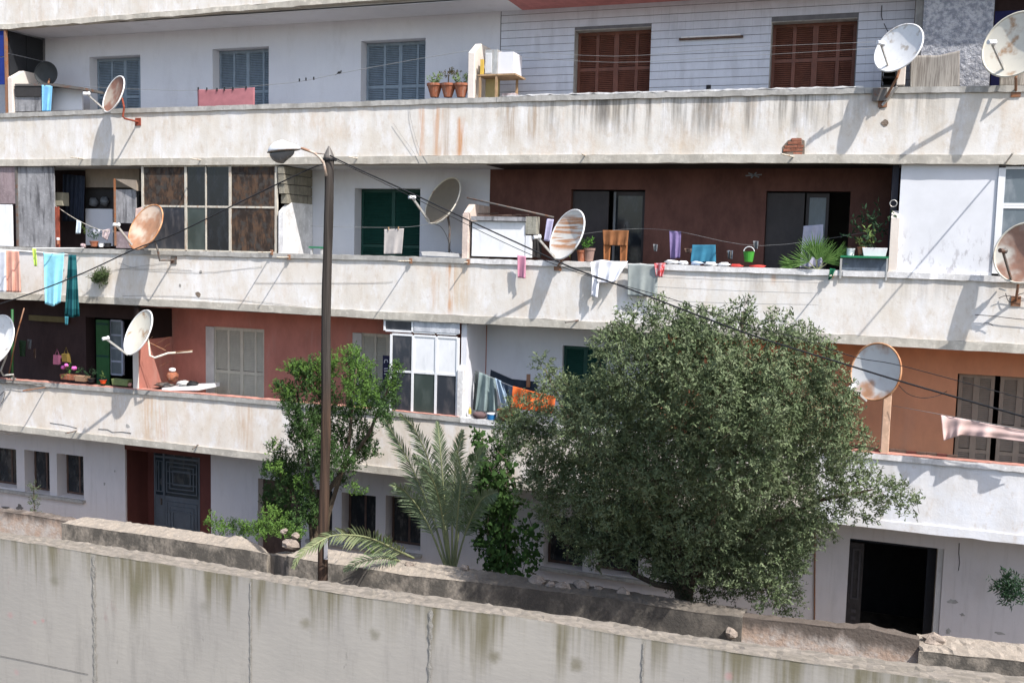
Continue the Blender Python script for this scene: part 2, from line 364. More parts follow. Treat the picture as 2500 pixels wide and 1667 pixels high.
def wall(X0, X1, Z0, Z1, Y, m, ops=(), thk=.3, name='wall'):
    xs = sorted({X0, X1, *[min(max(o[0], X0), X1) for o in ops], *[min(max(o[1], X0), X1) for o in ops]})
    zs = sorted({Z0, Z1, *[min(max(o[2], Z0), Z1) for o in ops], *[min(max(o[3], Z0), Z1) for o in ops]})
    nx, nz = len(xs) - 1, len(zs) - 1
    def hole(i, k):
        if i < 0 or k < 0 or i >= nx or k >= nz: return True
        cx, cz = (xs[i] + xs[i + 1]) / 2, (zs[k] + zs[k + 1]) / 2
        return any(o[0] < cx < o[1] and o[2] < cz < o[3] for o in ops)
    b = MB()
    for i in range(nx):
        for k in range(nz):
            if hole(i, k): continue
            a, c, d, e = xs[i], xs[i + 1], zs[k], zs[k + 1]; y0, y1 = Y, Y + thk
            b.add([(a, y0, d), (c, y0, d), (c, y0, e), (a, y0, e)], [(0, 1, 2, 3)])
            b.add([(a, y1, d), (a, y1, e), (c, y1, e), (c, y1, d)], [(0, 1, 2, 3)])
            if hole(i - 1, k): b.add([(a, y0, d), (a, y0, e), (a, y1, e), (a, y1, d)], [(0, 1, 2, 3)])
            if hole(i + 1, k): b.add([(c, y0, d), (c, y1, d), (c, y1, e), (c, y0, e)], [(0, 1, 2, 3)])
            if hole(i, k - 1): b.add([(a, y0, d), (a, y1, d), (c, y1, d), (c, y0, d)], [(0, 1, 2, 3)])
            if hole(i, k + 1): b.add([(a, y0, e), (c, y0, e), (c, y1, e), (a, y1, e)], [(0, 1, 2, 3)])
    return b.build(name, m, bld)

def opening(xl, xr, yt, ym, z0, Y=DL, xt=None):
    """door opening from photo pixels: left, right, top; floor height z0"""
    p = P(xl, ym, Y); q = P(xr, ym, Y); t = P(xt or (xl + xr) / 2, yt, Y); return (p.x, q.x, z0, t.z)

def shutter(o, Y, m, cols, rows, frame=.05, stile=.05, pitch=.036, label=None, gap=None, open_w=None, hin=.03):
    """louvred shutter: frame of stiles and rails, louvre slats as one sub-part"""
    x0, x1, z0, z1 = o; b = MB(); sl = MB(); tk = .04
    x0 += .004; x1 -= .004; z1 -= .004
    xs = [x0 + (x1 - x0) * c for c in cols]; zs = [z0 + (z1 - z0) * r for r in rows]
    for i, x in enumerate(xs):
        w = stile if i in (0, len(xs) - 1) or i != len(xs) // 2 else stile * 1.6
        a = x if i == 0 else (x - w if i == len(xs) - 1 else x - w / 2); b.box((a, Y, z0), (a + w, Y + tk, z1))
    for i in range(len(xs) - 1):
        xa = xs[i] + (stile if i == 0 else (stile * .8 if i == len(xs) // 2 else stile / 2)); xb = xs[i + 1] - (stile if i == len(xs) - 2 else (stile * .8 if i + 1 == len(xs) // 2 else stile / 2))
        for j_, z in enumerate(zs):
            h = frame * 1.3; a = z if j_ == 0 else (z - h if j_ == len(zs) - 1 else z - h / 2); b.box((xa, Y + .003, a), (xb, Y + tk - .003, a + h))
        for j_ in range(len(zs) - 1):
            z = zs[j_] + frame; e = zs[j_ + 1] - frame * .8
            while z < e:
                sl.add([(xa, Y + .006, z), (xb, Y + .006, z), (xb, Y + .03, z + pitch * .82), (xa, Y + .03, z + pitch * .82), (xa, Y + .013, z - .004), (xb, Y + .013, z - .004), (xb, Y + .036, z + pitch * .8), (xa, Y + .036, z + pitch * .8)],
                       [(0, 1, 2, 3), (4, 7, 6, 5), (0, 4, 5, 1), (3, 2, 6, 7)]); z += pitch
    s = b.build('shutter', m, bld, label=label); sl.build('louvre_slats', m, s, kind='stuff')
    # dark backing board behind the louvres
    return s

# ---- top storey (floor z 9.2 .. soffit 11.98)
ZT0, ZT1 = 9.19, 11.97
Xc = P(1221, 100, DL).x; Xl = P(111, 150, DL).x; Xr = P(2232, 60, DL).x
T1 = opening(219, 343, 137, 200, ZT0); T2 = opening(519, 656, 117, 190, ZT0); T3 = opening(881, 1038, 97, 170, ZT0)
wall(Xl, Xc, ZT0, ZT1, DL, m_lav, [T1, T2, T3])
for o, cc in ((T1, (0, .3, .56, .84, 1)), (T2, (0, .27, .52, .8, 1)), (T3, (0, .29, .54, .81, 1))):
    o2 = (P(1, 1, DL).x * 0 + o[0], o[1], o[2], o[3]); shutter(o2, DL + .24, m_shblue, cc, (0, .3, .62, 1), label='blue grey louvred shutter')
T4 = opening(1401, 1588, 70, 150, ZT0); T5 = opening(1879, 2088, 49, 150, ZT0)
wall(Xc + .003, Xr, ZT0, ZT1, DL, m_grout, [T4, T5], name='tiled_wall')
tw = bld.children[-1]
for o in (T4, T5): shutter(o, DL + .22, m_shbrown, (0, .27, .52, .79, 1), (0, .42, .72 if o is T5 else .7, 1), stile=.06, label='red brown louvred shutter' if o is T4 else 'dark red brown louvred shutter')
for o in (T4, T5):
    for q_ in ((o[0] + .001, o[0] + .012, o[2], o[3]), (o[0] + .012, o[1] - .002, o[3] - .012, o[3] - .001)):
        b = MB(); b.box((q_[0], DL - .012, q_[2]), (q_[1], DL + .215, q_[3])); b.build('window_surround', m_cop, bld)
# tiles on the right hand loggia wall
ths = .146; tj = .005; tiles = []
z = ZT0 + .5; rowi = 0
while z < ZT1 - .02:
    x = Xr - .002; h = min(ths, ZT1 - z)
    while x > Xc + .02:
        w = min(.15, x - Xc - .006); a, c = x - w + .0007, x - .0007
        segs = [(a, c)]
        for o in (T4, T5):
            ns = []
            for s0, s1 in segs:
                if z + h > o[2] and z < o[3] - .01 and s1 > o[0] - .0 and s0 < o[1]:
                    if s0 < o[0]: ns.append((s0, o[0]))
                    if s1 > o[1]: ns.append((o[1], s1))
                else: ns.append((s0, s1))
            segs = ns
        for s0, s1 in segs:
            if s1 - s0 > .02: tiles.append((s0, s1, z + tj * 1.0, z + h - tj * 1.0))
        x -= .15
    z += ths; rowi += 1
vis = [t for t in tiles if t[2] > 9.9]; hid = [t for t in tiles if t[2] <= 9.9]
vis.sort(key=lambda t: -t[0]); tmesh = None
def tbox(b, t): q = random.uniform(0, .0015); b.box((t[0], DL - .008 - q, t[2]), (t[1], DL - .0005, t[3]))
for t in vis[:290]:
    w, h = t[1] - t[0], t[3] - t[2]
    if tmesh is None or abs(w - (.15 - .0014)) > 1e-3 or abs(h - (ths - 2 * tj)) > 1e-3:
        b = MB(); b.box((t[0], DL - .008, t[2]), (t[1], DL - .0005, t[3])); o = b.build('tile', m_tile, tw)
        if abs(w - (.15 - .0014)) < 1e-3 and abs(h - (ths - 2 * tj)) < 1e-3: tmesh = (o, t)
    else:
        o = tmesh[0].copy(); C.objects.link(o); o.parent = tw
        o.location = (t[0] - tmesh[1][0], random.uniform(-.0015, 0), t[2] - tmesh[1][2])
b = MB()
for t in vis[290:] + hid: tbox(b, t)
b.build('tiles', m_tile, tw, kind='stuff')
# left end beyond the partition, rough pillar, dark recess at the right
Xr2 = P(2425, 60, .5).x
b = MB(); b.box((Xr + .12, .5, ZT0), (Xr2, DL + .3, ZT1)); b.build('roughcast_pillar', m_rough, bld)
b = MB(); b.box((Xr + .003, .75, ZT0), (Xr + .118, DL + .29, ZT1)); b.build('pillar_return', m_cop, bld)
wall(Xr2, BX1, ZT0, ZT1, DL + .2, m_dwall)
m_indigo = fabric('indigo_cloth', (.03, .03, .09))
b = MB(); b.box((P(2428, 60, .9).x, .9, P(2440, 95, .9).z - 1.4), (BX1 - .5, .93, P(2440, 28, .9).z)); tag(b.build('awning_cloth', m_indigo), 'indigo cloth hung across the recess at top right behind the large dish', 'cloth')
wall(BX0, Xl - .14, ZT0, ZT1, DL, m_lav)
# soffit colours under the top slab
def soffit(x0, x1, z, m, y1=DL): 
    b = MB(); b.box((x0, .139, z - .012), (x1, y1 - .002, z - .002)); b.build('soffit', m, bld)
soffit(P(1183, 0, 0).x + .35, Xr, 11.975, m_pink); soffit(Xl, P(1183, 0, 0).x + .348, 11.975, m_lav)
# partitions between loggias: a low wing with a raked head
def wing(x0, x1, yf, T, Y, m, rise=.2, run=.33, z0=None, back=DL):
    xa = P(x0, T, 0).x; xb = xa + .13; zf = P(x0, yf, 0.0).z; zb = zf + rise; zz = z0
    b = MB(); b.prism([(xa, .0, zz), (xa, -.0, zf), (xa, run, zb), (xa, back - .002, zb), (xa, back - .002, zz)], (xb - xa, 0, 0))
    return b.build('partition', m, bld, bevel=.012)
m_wing = plaster('partition_render', base=(.66, .6, .54), seed=33, ochre=.25, grey=.1)
wing(1142, 1160, 129, 180, 0, m_wing, z0=10.14, rise=.22)
wing(2190, 2214, 140, 180, 0, m_wing, z0=10.16)
wing(19, 36, 190, 230, 0, m_wing, z0=10.1)

# ---- second storey (floor 6.19 .. soffit 8.94)
ZS0, ZS1 = 6.19, 8.93
Xsa = P(760, 450, DL).x; Xsb = P(1196, 450, DL).x; Xsc = P(2172, 550, 0).x
S1 = opening(865, 1025, 460, 550, ZS0); wall(Xsa, Xsb, ZS0, ZS1, DL, m_white, [S1])
o = S1; b = MB(); shutter(o, DL + .3, m_green, (0, .5, 1), (0, .5, 1), label='dark green closed shutter')
S2 = opening(1392, 1572, 463, 560, ZS0); S3 = opening(1867, 2072, 467, 560, ZS0)
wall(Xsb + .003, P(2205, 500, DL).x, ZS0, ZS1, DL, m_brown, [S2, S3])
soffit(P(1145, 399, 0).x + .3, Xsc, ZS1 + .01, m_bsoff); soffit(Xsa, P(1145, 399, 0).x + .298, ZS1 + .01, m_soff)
m_navy = plain('wall_dark_navy', (.035, .035, .045), .9, .2)
b = MB(); b.box((Xsc, .16, ZS0), (Xsc + .1, DL - .003, ZS1)); b.build('partition', m_navy, bld)
wing(2172, 2198, 532, 600, 0, m_wing, z0=7.12, rise=.12, run=.15, back=.155)
wing(1128, 1148, 523, 560, 0, concrete('render_salmon', (.66, .55, .48), 67, (.52, .34, .26), .5, 2.5, .006), z0=7.13, rise=.2, run=.3)
# doors in the brown wall: dark shutters folded back, glazed leaf
m_ddoor = plain('door_dark', (.05, .042, .042), .5, .2); m_pane = glass('pane_dark', (.015, .02, .025), .15, .3)
m_pane2 = glass('pane_pale', (.12, .15, .17), .3, .6, (.25, .28, .3))
def door(o, Y, xa, xb, m, mg, xm):
    x0, x1, z0, z1 = o; w = x1 - x0
    b = MB(); b.box((x0 + .01, Y, z0), (x0 + w * xm, Y + .05, z1 - .03)); b.build('door_leaf', m, bld)
    f = MB(); xa = x0 + w * xa; xb = x0 + w * xb
    for a in (xa, xb - .05): f.box((a, Y + .06, z0), (a + .05, Y + .1, z1 - .03))
    for h in (z0, z0 + .9, z1 - .1): f.box((xa + .051, Y + .06, h), (xb - .051, Y + .1, h + .07))
    q = f.build('door_frame', m, bld)
    g = MB(); g.box((xa + .052, Y + .075, z0 + .071), (xb - .052, Y + .083, z1 - .105)); g.build('pane', mg, q)
m_gline = plain('frame_grey', (.16, .17, .18), .5, .2)
door(S2, DL + .1, .55, .98, m_ddoor, m_pane, .5); door(S3, DL + .1, .48, .75, m_ddoor, m_pane2, .46)
b = MB(); xx = P(1497, 560, DL + .1).x; b.box((xx, DL + .08, ZS0), (xx + .04, DL + .099, S2[3] - .04)); b.build('door_post', m_gline, bld)

# blockwork partition over the wing at 678
xw = P(678, 500, 0).x
wing(679, 700, 517, 560, 0, m_copw, z0=7.13, rise=.2, run=.3)
bw = MB(); bw.box((xw + .02, .35, 8.0), (xw + .1, DL - .01, 8.925)); bw = bw.build('block_wall', m_grout, bld)
m_block = concrete('breeze_block', (.27, .25, .2), 50, (.15, .13, .1), .5, 5, .02)
r = 0; z = 7.98
while z < 8.9:
    y = .0 + random.uniform(0, .05); h = min(.19, 8.92 - z)
    if r == 0: y = .34
    if r == 1: y = .12
    while y < DL - .05:
        e = min(y + (.4 if y > .1 or r % 2 else .22), DL - .012)
        b = MB(); b.box((xw + .0, y, z + .005), (xw + .135, e - .01, z + h - .006), .003); b.build('concrete_block', m_block, bw)
        y = e
    z += .195; r += 1

# glazed enclosure on the second storey, left
m_brpane = NT('board_brown_stained', .8, .2)
k = m_brpane.noise((7, 7, 2.5), 5, 6, .7)
m_brpane = m_brpane.out(m_brpane.mix(m_brpane.step(m_brpane.noise(9, 9, 5), .45, .65), m_brpane.mix(m_brpane.step(k, .42, .62), (.03, .022, .018), (.1, .06, .038)), (.055, .05, .046)))
m_gpane = glass('pane_grey_dusty', (.035, .04, .05), .3, .5, (.12, .11, .11), 7); m_blk = glass('pane_black', (.008, .009, .012), .2, .25, (.05, .055, .06), 8)
m_gg = glass('pane_green_grey', (.045, .06, .055), .3, .4, (.08, .1, .09), 9)
def enclosure(xs, ys, panes, Y, mf, fw_=.05, ymid=None, name='enclosure_frame', mrail=None, thin=()):
    """glazed screen; xs posts, ys rail positions (pixels), panes[row][col] materials"""
    f = MB(); ym = sum(ys) / len(ys)
    X = [P(x, ym, Y).x for x in xs]; xm = (xs[0] + xs[-1]) / 2; Z = [P(xm, y, Y).z for y in ys]
    for i, x in enumerate(X):
        w = fw_ * (.55 if i in thin else 1); f.box((x - w / 2, Y - .025, Z[-1]), (x + w / 2, Y + .025, Z[0]))
    for z in Z:
        for i in range(len(X) - 1):
            f.box((X[i] + fw_ / 2 + .001, Y - .02, z - .02), (X[i + 1] - fw_ / 2 - .001, Y + .02, z + .02))
    q = f.build(name, mf, bld)
    for r_ in range(len(Z) - 1):
        for c_ in range(len(X) - 1):
            m = panes[r_][c_]
            if m is None: continue
            g = MB(); g.box((X[c_] + fw_ * .3, Y - .006, Z[r_ + 1] + .015), (X[c_ + 1] - fw_ * .3, Y + .006, Z[r_] - .015)); g.build('pane', m, q)
    return q
enclosure([350, 455, 504, 563, 675], [405, 505, 613], [[m_brpane, m_blk, m_blk, m_brpane], [m_gpane, m_gg, m_blk, m_brpane]], .07, m_wpaint, .055, thin=(2,))
# panel sheets to its left
m_weath = concrete('weathered_board', (.3, .3, .31), 60, (.06, .06, .065), .85, 3.2, .01)
m_pinkp = concrete('pinkish_board', (.3, .24, .25), 61, (.15, .1, .1), .4, 4, .01)
def panel(x0, y0, x1, y1, Y, m, name='panel', thk=.03, par=None, label=None):
    a = P(x0, (y0 + y1) / 2, Y); c = P(x1, (y0 + y1) / 2, Y); t = P((x0 + x1) / 2, y0, Y); e = P((x0 + x1) / 2, y1, Y)
    b = MB(); b.box((a.x, Y, e.z), (c.x, Y + thk, t.z)); return b.build(name, m, par if par is not None else bld, bevel=.003, label=label)
panel(41, 407, 133, 603, .05, m_weath); panel(-60, 407, 38, 497, .04, m_pinkp); panel(-60, 499, 30, 600, .04, m_wclean)
b = MB(); b.box((P(38, 500, .02).x, .02, 7.1), (P(42, 500, .02).x, .1, 8.93)); b.build('panel_post', m_iron, bld)
# dark loggia 133-345 : back wall and side
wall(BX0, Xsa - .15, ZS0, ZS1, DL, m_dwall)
b = MB(); b.box((xw - .02, .36, ZS0), (xw - .001, DL - .003, ZS1)); b.build('partition', m_dark, bld)

# right flush wall and window, second storey
m_rwall = NT('wall_white_speckled', .9, .15)
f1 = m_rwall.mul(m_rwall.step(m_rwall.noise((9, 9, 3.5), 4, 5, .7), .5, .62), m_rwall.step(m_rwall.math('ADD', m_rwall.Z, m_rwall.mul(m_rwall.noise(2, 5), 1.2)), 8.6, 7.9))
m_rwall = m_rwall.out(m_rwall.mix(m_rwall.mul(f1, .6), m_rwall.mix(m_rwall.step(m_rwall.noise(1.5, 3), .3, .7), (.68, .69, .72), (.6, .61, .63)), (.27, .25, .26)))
wall(Xsc + .13, P(2432, 500, .09).x, 6.9, 8.935, .085, m_rwall, thk=.2)
enclosure([2438, 2560, 2700], [410, 500, 507, 640, 672], [[m_pane2] * 2, [m_wclean] * 2, [m_pane2] * 2, [m_wclean] * 2], .08, m_wclean, .1, name='window_frame')
m_curt = fabric('net_curtain', (.6, .62, .64))
b = MB(); ca = P(2450, 500, .25); cb = P(2640, 500, .25)
n = 60; vs_ = []
for i in range(n + 1):
    u = i / n; x = ca.x + (cb.x - ca.x) * u; y = .25 + .03 * math.sin(u * 55) + .015 * math.sin(u * 23)
    vs_ += [(x, y, 7.2), (x, y, 8.9)]
b.add(vs_, [(2 * i, 2 * i + 2, 2 * i + 3, 2 * i + 1) for i in range(n)]); tag(b.build('net_curtain', m_curt, smooth=True, solid=.003), 'pale net curtain behind the white window at the right edge', 'curtain')

# ---- first storey (floor 3.12 .. soffit 5.93)
ZF0, ZF1 = 3.12, 5.93
Xfa = P(416, 850, DL).x; Xfb = P(1188, 850, DL).x; Xfc = P(1650, 900, DL).x
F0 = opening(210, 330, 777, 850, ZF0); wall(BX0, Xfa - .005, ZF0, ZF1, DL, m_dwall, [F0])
F1 = opening(502, 645, 800, 850, ZF0); F2 = opening(860, 1000, 815, 850, ZF0)
wall(Xfa, Xfb, ZF0, ZF1, DL, m_terra, [(F1[0], F1[1], F1[2], F1[3]), F2])
m_creamrev = plain('reveal_cream', (.55, .54, .52), .8, .15)
for o in (F1, F2):
    b = MB(); b.box((o[0] + .001, DL + .004, o[2]), (o[0] + .22, DL + .02, o[3] - .01)); b.build('shutter_housing', m_creamrev, bld)
    shutter((o[0] + .2, o[1], o[2], o[3]), DL + .03, m_shcream, (0, .29, .55, .82, 1), (0, .22, .58, 1), label='cream louvred shutter')
F3 = opening(1372, 1480, 846, 900, ZF0); wall(Xfb + .003, Xfc, ZF0, ZF1, DL, m_white, [F3]); shutter(F3, DL + .1, m_green, (0, .5, 1), (0, .45, 1), label='green shutter behind the olive tree')
F4 = opening(2333, 2540, 914, 1000, ZF0, xt=2380); wall(Xfc + .003, BX1, ZF0, ZF1, DL, m_oran, [F4])
f4w = F4[1] - F4[0]
shutter((F4[0] + .03, F4[0] + f4w * .46, F4[2], F4[3]), DL + .12, m_shbeige, (0, .5, 1), (0, .2, .42, .62, 1), stile=.06, label='beige louvred shutter leaf'); shutter((F4[0] + f4w * .52, F4[1], F4[2], F4[3]), DL + .12, m_shbeige, (0, .5, 1), (0, .2, .42, .62, 1), stile=.06, label='beige louvred shutter leaf at the right edge')
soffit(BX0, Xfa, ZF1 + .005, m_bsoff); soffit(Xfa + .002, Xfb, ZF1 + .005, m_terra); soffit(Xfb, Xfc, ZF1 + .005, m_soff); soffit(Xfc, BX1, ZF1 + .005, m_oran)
# partitions
xp = P(327, 900, 0).x
b = MB(); b.box((xp, .02, 4.1), (xp + .12, DL - .003, 5.2)); b.build('partition', m_terra, bld)
b = MB(); b.box((xp, .02, 5.2), (xp + .12, DL - .003, ZF1 - .01)); b.build('partition_boards', m_bsoff, bld)
b = MB(); b.box((xp - .02, -.012, 4.12), (xp + .122, .018, 4.95)); b.build('partition_end', m_wing, bld, bevel=.006)
wing(1115, 1134, 903, 960, 0, m_copw, z0=4.1, rise=.24, run=.3)
xq = P(1120, 850, 0).x
b = MB(); b.box((xq + .01, .1, ZF0), (xq + .12, DL - .003, ZF1)); b.build('partition', m_white, bld)
wing(2152, 2180, 945, 1050, 0, concrete('render_peach', (.62, .42, .3), 66, (.5, .35, .27), .4, 3, .006), z0=4.05, rise=.18, run=.25, back=.3)
b = MB(); b.box((Xfc - .12, .05, ZF0), (Xfc, DL - .002, ZF1)); b.build('partition', m_oran, bld)
# glazed screen 937-1120
enclosure([955, 1008, 1065, 1117], [820, 910, 1012], [[m_gpane, m_wclean, m_wclean], [m_gpane, m_gg, m_gpane]], .06, m_wclean, .045)
q = enclosure([940, 1008, 1065, 1117], [784, 811], [[m_gpane, m_weath, m_weath]], .06, m_wclean, .04)
m_dwp = concrete('washed_board', (.55, .57, .6), 70, (.3, .32, .36), .6, 4, .004)
panel(1010, 785, 1122, 812, .03, m_dwp, thk=.02)

# ---- ground storey: plain wall set back a little behind the balcony edge
YG = 1.06
def gop(xl, xr, yt, yb, ym=None, xt=None): 
    ym = ym or (yt + yb) / 2; a = P(xl, ym, YG); c = P(xr, ym, YG); xm = (xl + xr) / 2; return (a.x, c.x, P(xm, yb, YG).z, P(xm, yt, YG).z)
G1 = gop(-30, 40, 1093, 1188); G2 = gop(60, 121, 1101, 1204); G3 = gop(139, 204, 1110, 1214)
GN = (P(306, 1200, YG).x, P(515, 1200, YG).x, 0, 2.86)
GD = (P(630, 1230, YG).x, P(735, 1230, YG).x, 0, P(640, 1168, YG).z)
GA = gop(755, 811, 1195, 1318); GB = gop(834, 917, 1206, 1330); GC = gop(941, 1027, 1213, 1338)
GE = gop(1327, 1424, 1262, 1388); GF = gop(1452, 1560, 1278, 1404); GG = gop(1585, 1690, 1295, 1420)
GH = (P(2069, 1420, YG).x, P(2300, 1420, YG).x, 0, P(2150, 1322, YG).z)
wall(BX0, BX1, 0, 2.868, YG, m_gnd, [G1, G2, G3, GN, GD, GA, GB, GC, GE, GF, GG, GH], thk=.36)
b = MB(); b.box((BX0, YG + .361, 2.75), (BX1, 4.2, 2.868)); b.build('ceiling', m_dark, bld)
def sill(x0, x1, zb, xo=.05):
    b = MB(); b.box((x0 - xo, YG - .09, zb - .07), (x1 + xo, YG + .3, zb - .001)); b.build('window_sill', m_cop, bld, bevel=.006)
sill(G1[0], G3[1], min(G1[2], G2[2], G3[2])); sill(GA[0], GC[1], min(GA[2], GC[2])); sill(GE[0], GG[1], min(GE[2], GG[2]))
# shuttered windows in the deep reveals
m_shold = plain('shutter_old_brown', (.14, .09, .07), .8, .3, 10)
for g_ in (G1, G2, G3, GA, GB, GC, GE, GF, GG):
    f = MB(); Y = YG + .3; w = g_[1] - g_[0]
    for a in (g_[0] + .01, g_[0] + w * .48, g_[1] - .05): f.box((a, Y, g_[2]), (a + .045, Y + .04, g_[3] - .01))
    for z_ in (g_[2] + .002, g_[3] - .06): f.box((g_[0] + .056, Y + .002, z_), (g_[1] - .052, Y + .038, z_ + .05))
    q = f.build('window_frame', m_shold, bld)
    gl = MB(); gl.box((g_[0] + .05, Y + .015, g_[2] + .05), (g_[1] - .05, Y + .022, g_[3] - .06)); gl.build('pane', m_pane, q)
# niche with metal door
b = MB(); b.box((GN[0], YG + .37, 0), (GN[1], YG + .95, 2.74)); 
nb = MB(); xa = P(375, 1200, YG + .75).x; xb = P(488, 1200, YG + .75).x
nb.box((GN[0] - .3, YG + .75, 0), (xa, YG + .9, 2.86)); nb.box((xb, YG + .75, 0), (GN[1] + .2, YG + .9, 2.86)); nb.box((xa, YG + .752, 2.5), (xb, YG + .9, 2.858)); nb.build('niche_wall', m_maroon, bld)
nb = MB(); nb.box((GN[0] + .001, YG + .052, 0), (GN[0] + .02, YG + .749, 2.86)); nb.box((GN[0] + .001, YG - .01, 2.5), (GN[1], YG + .05, 2.86)); nb.box((P(490, 1200, YG).x, YG + .01, 0), (GN[1] - .001, YG + .749, 2.5)); nb.build('niche_wall', m_maroon, bld)
m_mdoor = plain('metal_door_grey', (.13, .155, .18), .5, .15, 6, dirt=(.1, .1, .11, .5)); m_mglass = glass('pane_door', (.02, .035, .045), .2, .2)
Yd = YG + .76; H = 2.49; xs_ = P(398, 1200, Yd).x
dr = MB()
dr.box((xa + .005, Yd, 0), (xa + .045, Yd + .05, H)); dr.box((xs_, Yd, 0), (xs_ + .05, Yd + .05, H)); dr.box((xb - .045, Yd, 0), (xb - .005, Yd + .05, H))
dr.box((xa + .046, Yd + .001, H - .3), (xb - .046, Yd + .049, H - .25)); dr.box((xa + .046, Yd + .01, 0), (xb - .046, Yd + .04, 1.28))
dr = dr.build('metal_door', m_mdoor, bld)
gl = MB(); gl.box((xa + .046, Yd + .02, 1.281), (xb - .046, Yd + .028, H - .02)); gl.build('pane', m_mglass, dr)
def rect(bb, x0, x1, z0, z1, y, w=.03):
    bb.box((x0, y - .015, z0), (x1, y, z0 + w)); bb.box((x0, y - .015, z1 - w), (x1, y, z1)); bb.box((x0, y - .015, z0 + w), (x0 + w, y, z1 - w)); bb.box((x1 - w, y - .015, z0 + w), (x1, y, z1 - w))
gr = MB(); x0, x1 = xs_ + .09, xb - .09
for (i_, za, zc) in ((0, 1.36, 2.12), (1, .3, 1.15)):
    for q_ in range(3):
        rect(gr, x0 + q_ * .09, x1 - q_ * .09, za + q_ * .1, zc - q_ * .1, Yd + (.018 if i_ == 0 else .008), .028)
    for zz in (za + .22, zc - .25): gr.box((x0 + .03, Yd - .012 + (.012 if i_ == 0 else 0), zz), (x1 - .03, Yd - .002 + (.012 if i_ == 0 else 0), zz + .02))
rect(gr, xa + .06, xs_ - .012, 1.36, 2.12, Yd + .016, .022); gr.box(((xa + xs_) / 2, Yd, 1.38), ((xa + xs_) / 2 + .02, Yd + .016, 2.1)); gr.build('grille', m_mdoor, dr)
hb = MB(); hb.box((xs_ - .06, Yd - .03, 1.05), (xs_ - .03, Yd + .01, 1.2)); hb.build('handle', m_iron, dr)
b = MB(); b.box((GD[0], YG + .2, 0), (GD[1], YG + .25, GD[3])); b.build('door', m_shold, bld)
# garage sized doorway, bottom right
Yh = YG + .25; m_dblue = plain('door_blue_black', (.016, .02, .028), .5, .2)
hx = P(2105, 1420, Yh).x; b = MB()
b.box((GH[0] + .005, Yh - .08, 0), (hx, Yh - .03, GH[3] - .12)); dl = b.build('door_leaf', plain('door_leaf_grimy', (.045, .04, .04), .6, .4, 9), bld)
b = MB(); rect(b, GH[0] + .06, hx - .05, 1.2, GH[3] - .22, Yh - .081, .03)
for q_ in range(6): b.box((GH[0] + .09, Yh - .1, .3 + q_ * .13), (hx - .08, Yh - .081, .36 + q_ * .13))
b.build('grille', plain('grille_dark', (.07, .065, .07), .6, .3), dl)
b = MB(); b.box((GH[0] + .005, Yh, GH[3] - .1), (GH[1] - .1, Yh + .06, GH[3] - .002)); b.box((GH[1] - .25, Yh, 0), (GH[1] - .1, Yh + .06, GH[3] - .101)); b.build('door_frame', m_dblue, bld)
b = MB(); b.box((GH[1] - .099, YG + .02, 0), (GH[1] - .002, YG + .35, GH[3] - .002)); b.build('door_jamb', m_creamrev, bld)

m_hole0 = concrete('bare_render', (.2, .19, .18), 82, (.12, .11, .1), .5, 6, .02)
b = MB(); b.tube([P(1990, 1300, YG - .02), P(1988, 1600, YG - .02)], .014, 6); b.build('drain_pipe', m_rustm, bld)
b = MB(); b.tube([P(2342, 1325, YG - .004), P(2341, 1350, YG - .004), P(2343, 1372, YG - .004), P(2340, 1392, YG - .004)], .006, 5); b.build('crack', m_dark, bld)
for (x, y, w, h) in ((20, 1245, .28, .1), (48, 1238, .12, .08), (2325, 1468, .09, .05), (2350, 1500, .05, .03), (2440, 1545, .1, .03), (2315, 1540, .05, .08), (255, 1180, .03, .04), (280, 1150, .025, .03)):
    c = P(x, y, YG - .004); b = MB(); pts = []
    for k_ in range(13): a = 2 * math.pi * k_ / 13; r_ = random.uniform(.5, 1.15); pts.append((c.x + math.cos(a) * w * r_, YG - .005, c.z + math.sin(a) * h * r_))
    b.prism(pts[::-1], (0, .004, 0)); b.build('peeled_render', m_hole0 if w > .1 else m_cop, bld)
b = MB()
for i_ in range(11):
    x = P(2062 + i_ * 25, 1100, .5).x; b = MB(); b.box((x, .5, 3.9), (x + .17, .56, P(2062 + i_ * 25, 1083 + i_ * 2.6, .5).z - random.uniform(0, .03))); b.build('dado_board', m_shold if i_ % 3 else m_maroon, bld)
# broken plaster with bricks showing on the upper balcony
m_brk = plain('red_brick', (.33, .13, .08), .9, .35, 14, bump=.01); m_hole = concrete('broken_mortar', (.24, .19, .15), 80, (.1, .08, .06), .6, 9, .03)
c0 = P(1938, 362, 0); hb = MB(); pts = [(-.18, -.13), (-.19, .02), (-.1, .13), (.06, .17), (.17, .12), (.18, -.1), (.05, -.14)]
hb.prism([(c0.x + a, -.006, c0.z + b_) for a, b_ in pts], (0, .005, 0)); hole = hb.build('broken_render', m_hole, bld)
for (a, z_, w) in ((-.15, .0, .2), (.06, .01, .1), (-.1, .06, .22), (-.04, .115, .16), (-.17, -.06, .12), (-.04, -.05, .18), (.0, -.11, .14)):
    b = MB(); b.box((c0.x + a, -.014, c0.z + z_), (c0.x + a + w, -.004, c0.z + z_ + .045), .006); b.build('brick', m_brk, hole)
def chip(x, y, w, h, m=m_hole):
    c = P(x, y, 0); b = MB(); pts = []
    for k_ in range(9):
        a = 2 * math.pi * k_ / 9; r_ = random.uniform(.6, 1.1); pts.append((c.x + math.cos(a) * w * r_, -.005, c.z + math.sin(a) * h * r_))
    b.prism(pts[::-1], (0, .004, 0)); b.build('chipped_render', m, bld)
chip(2158, 301, .07, .06); chip(2152, 262, .06, .035); chip(484, 718, .08, .07); chip(445, 1092, .12, .025); chip(312, 1055, .01, .01)
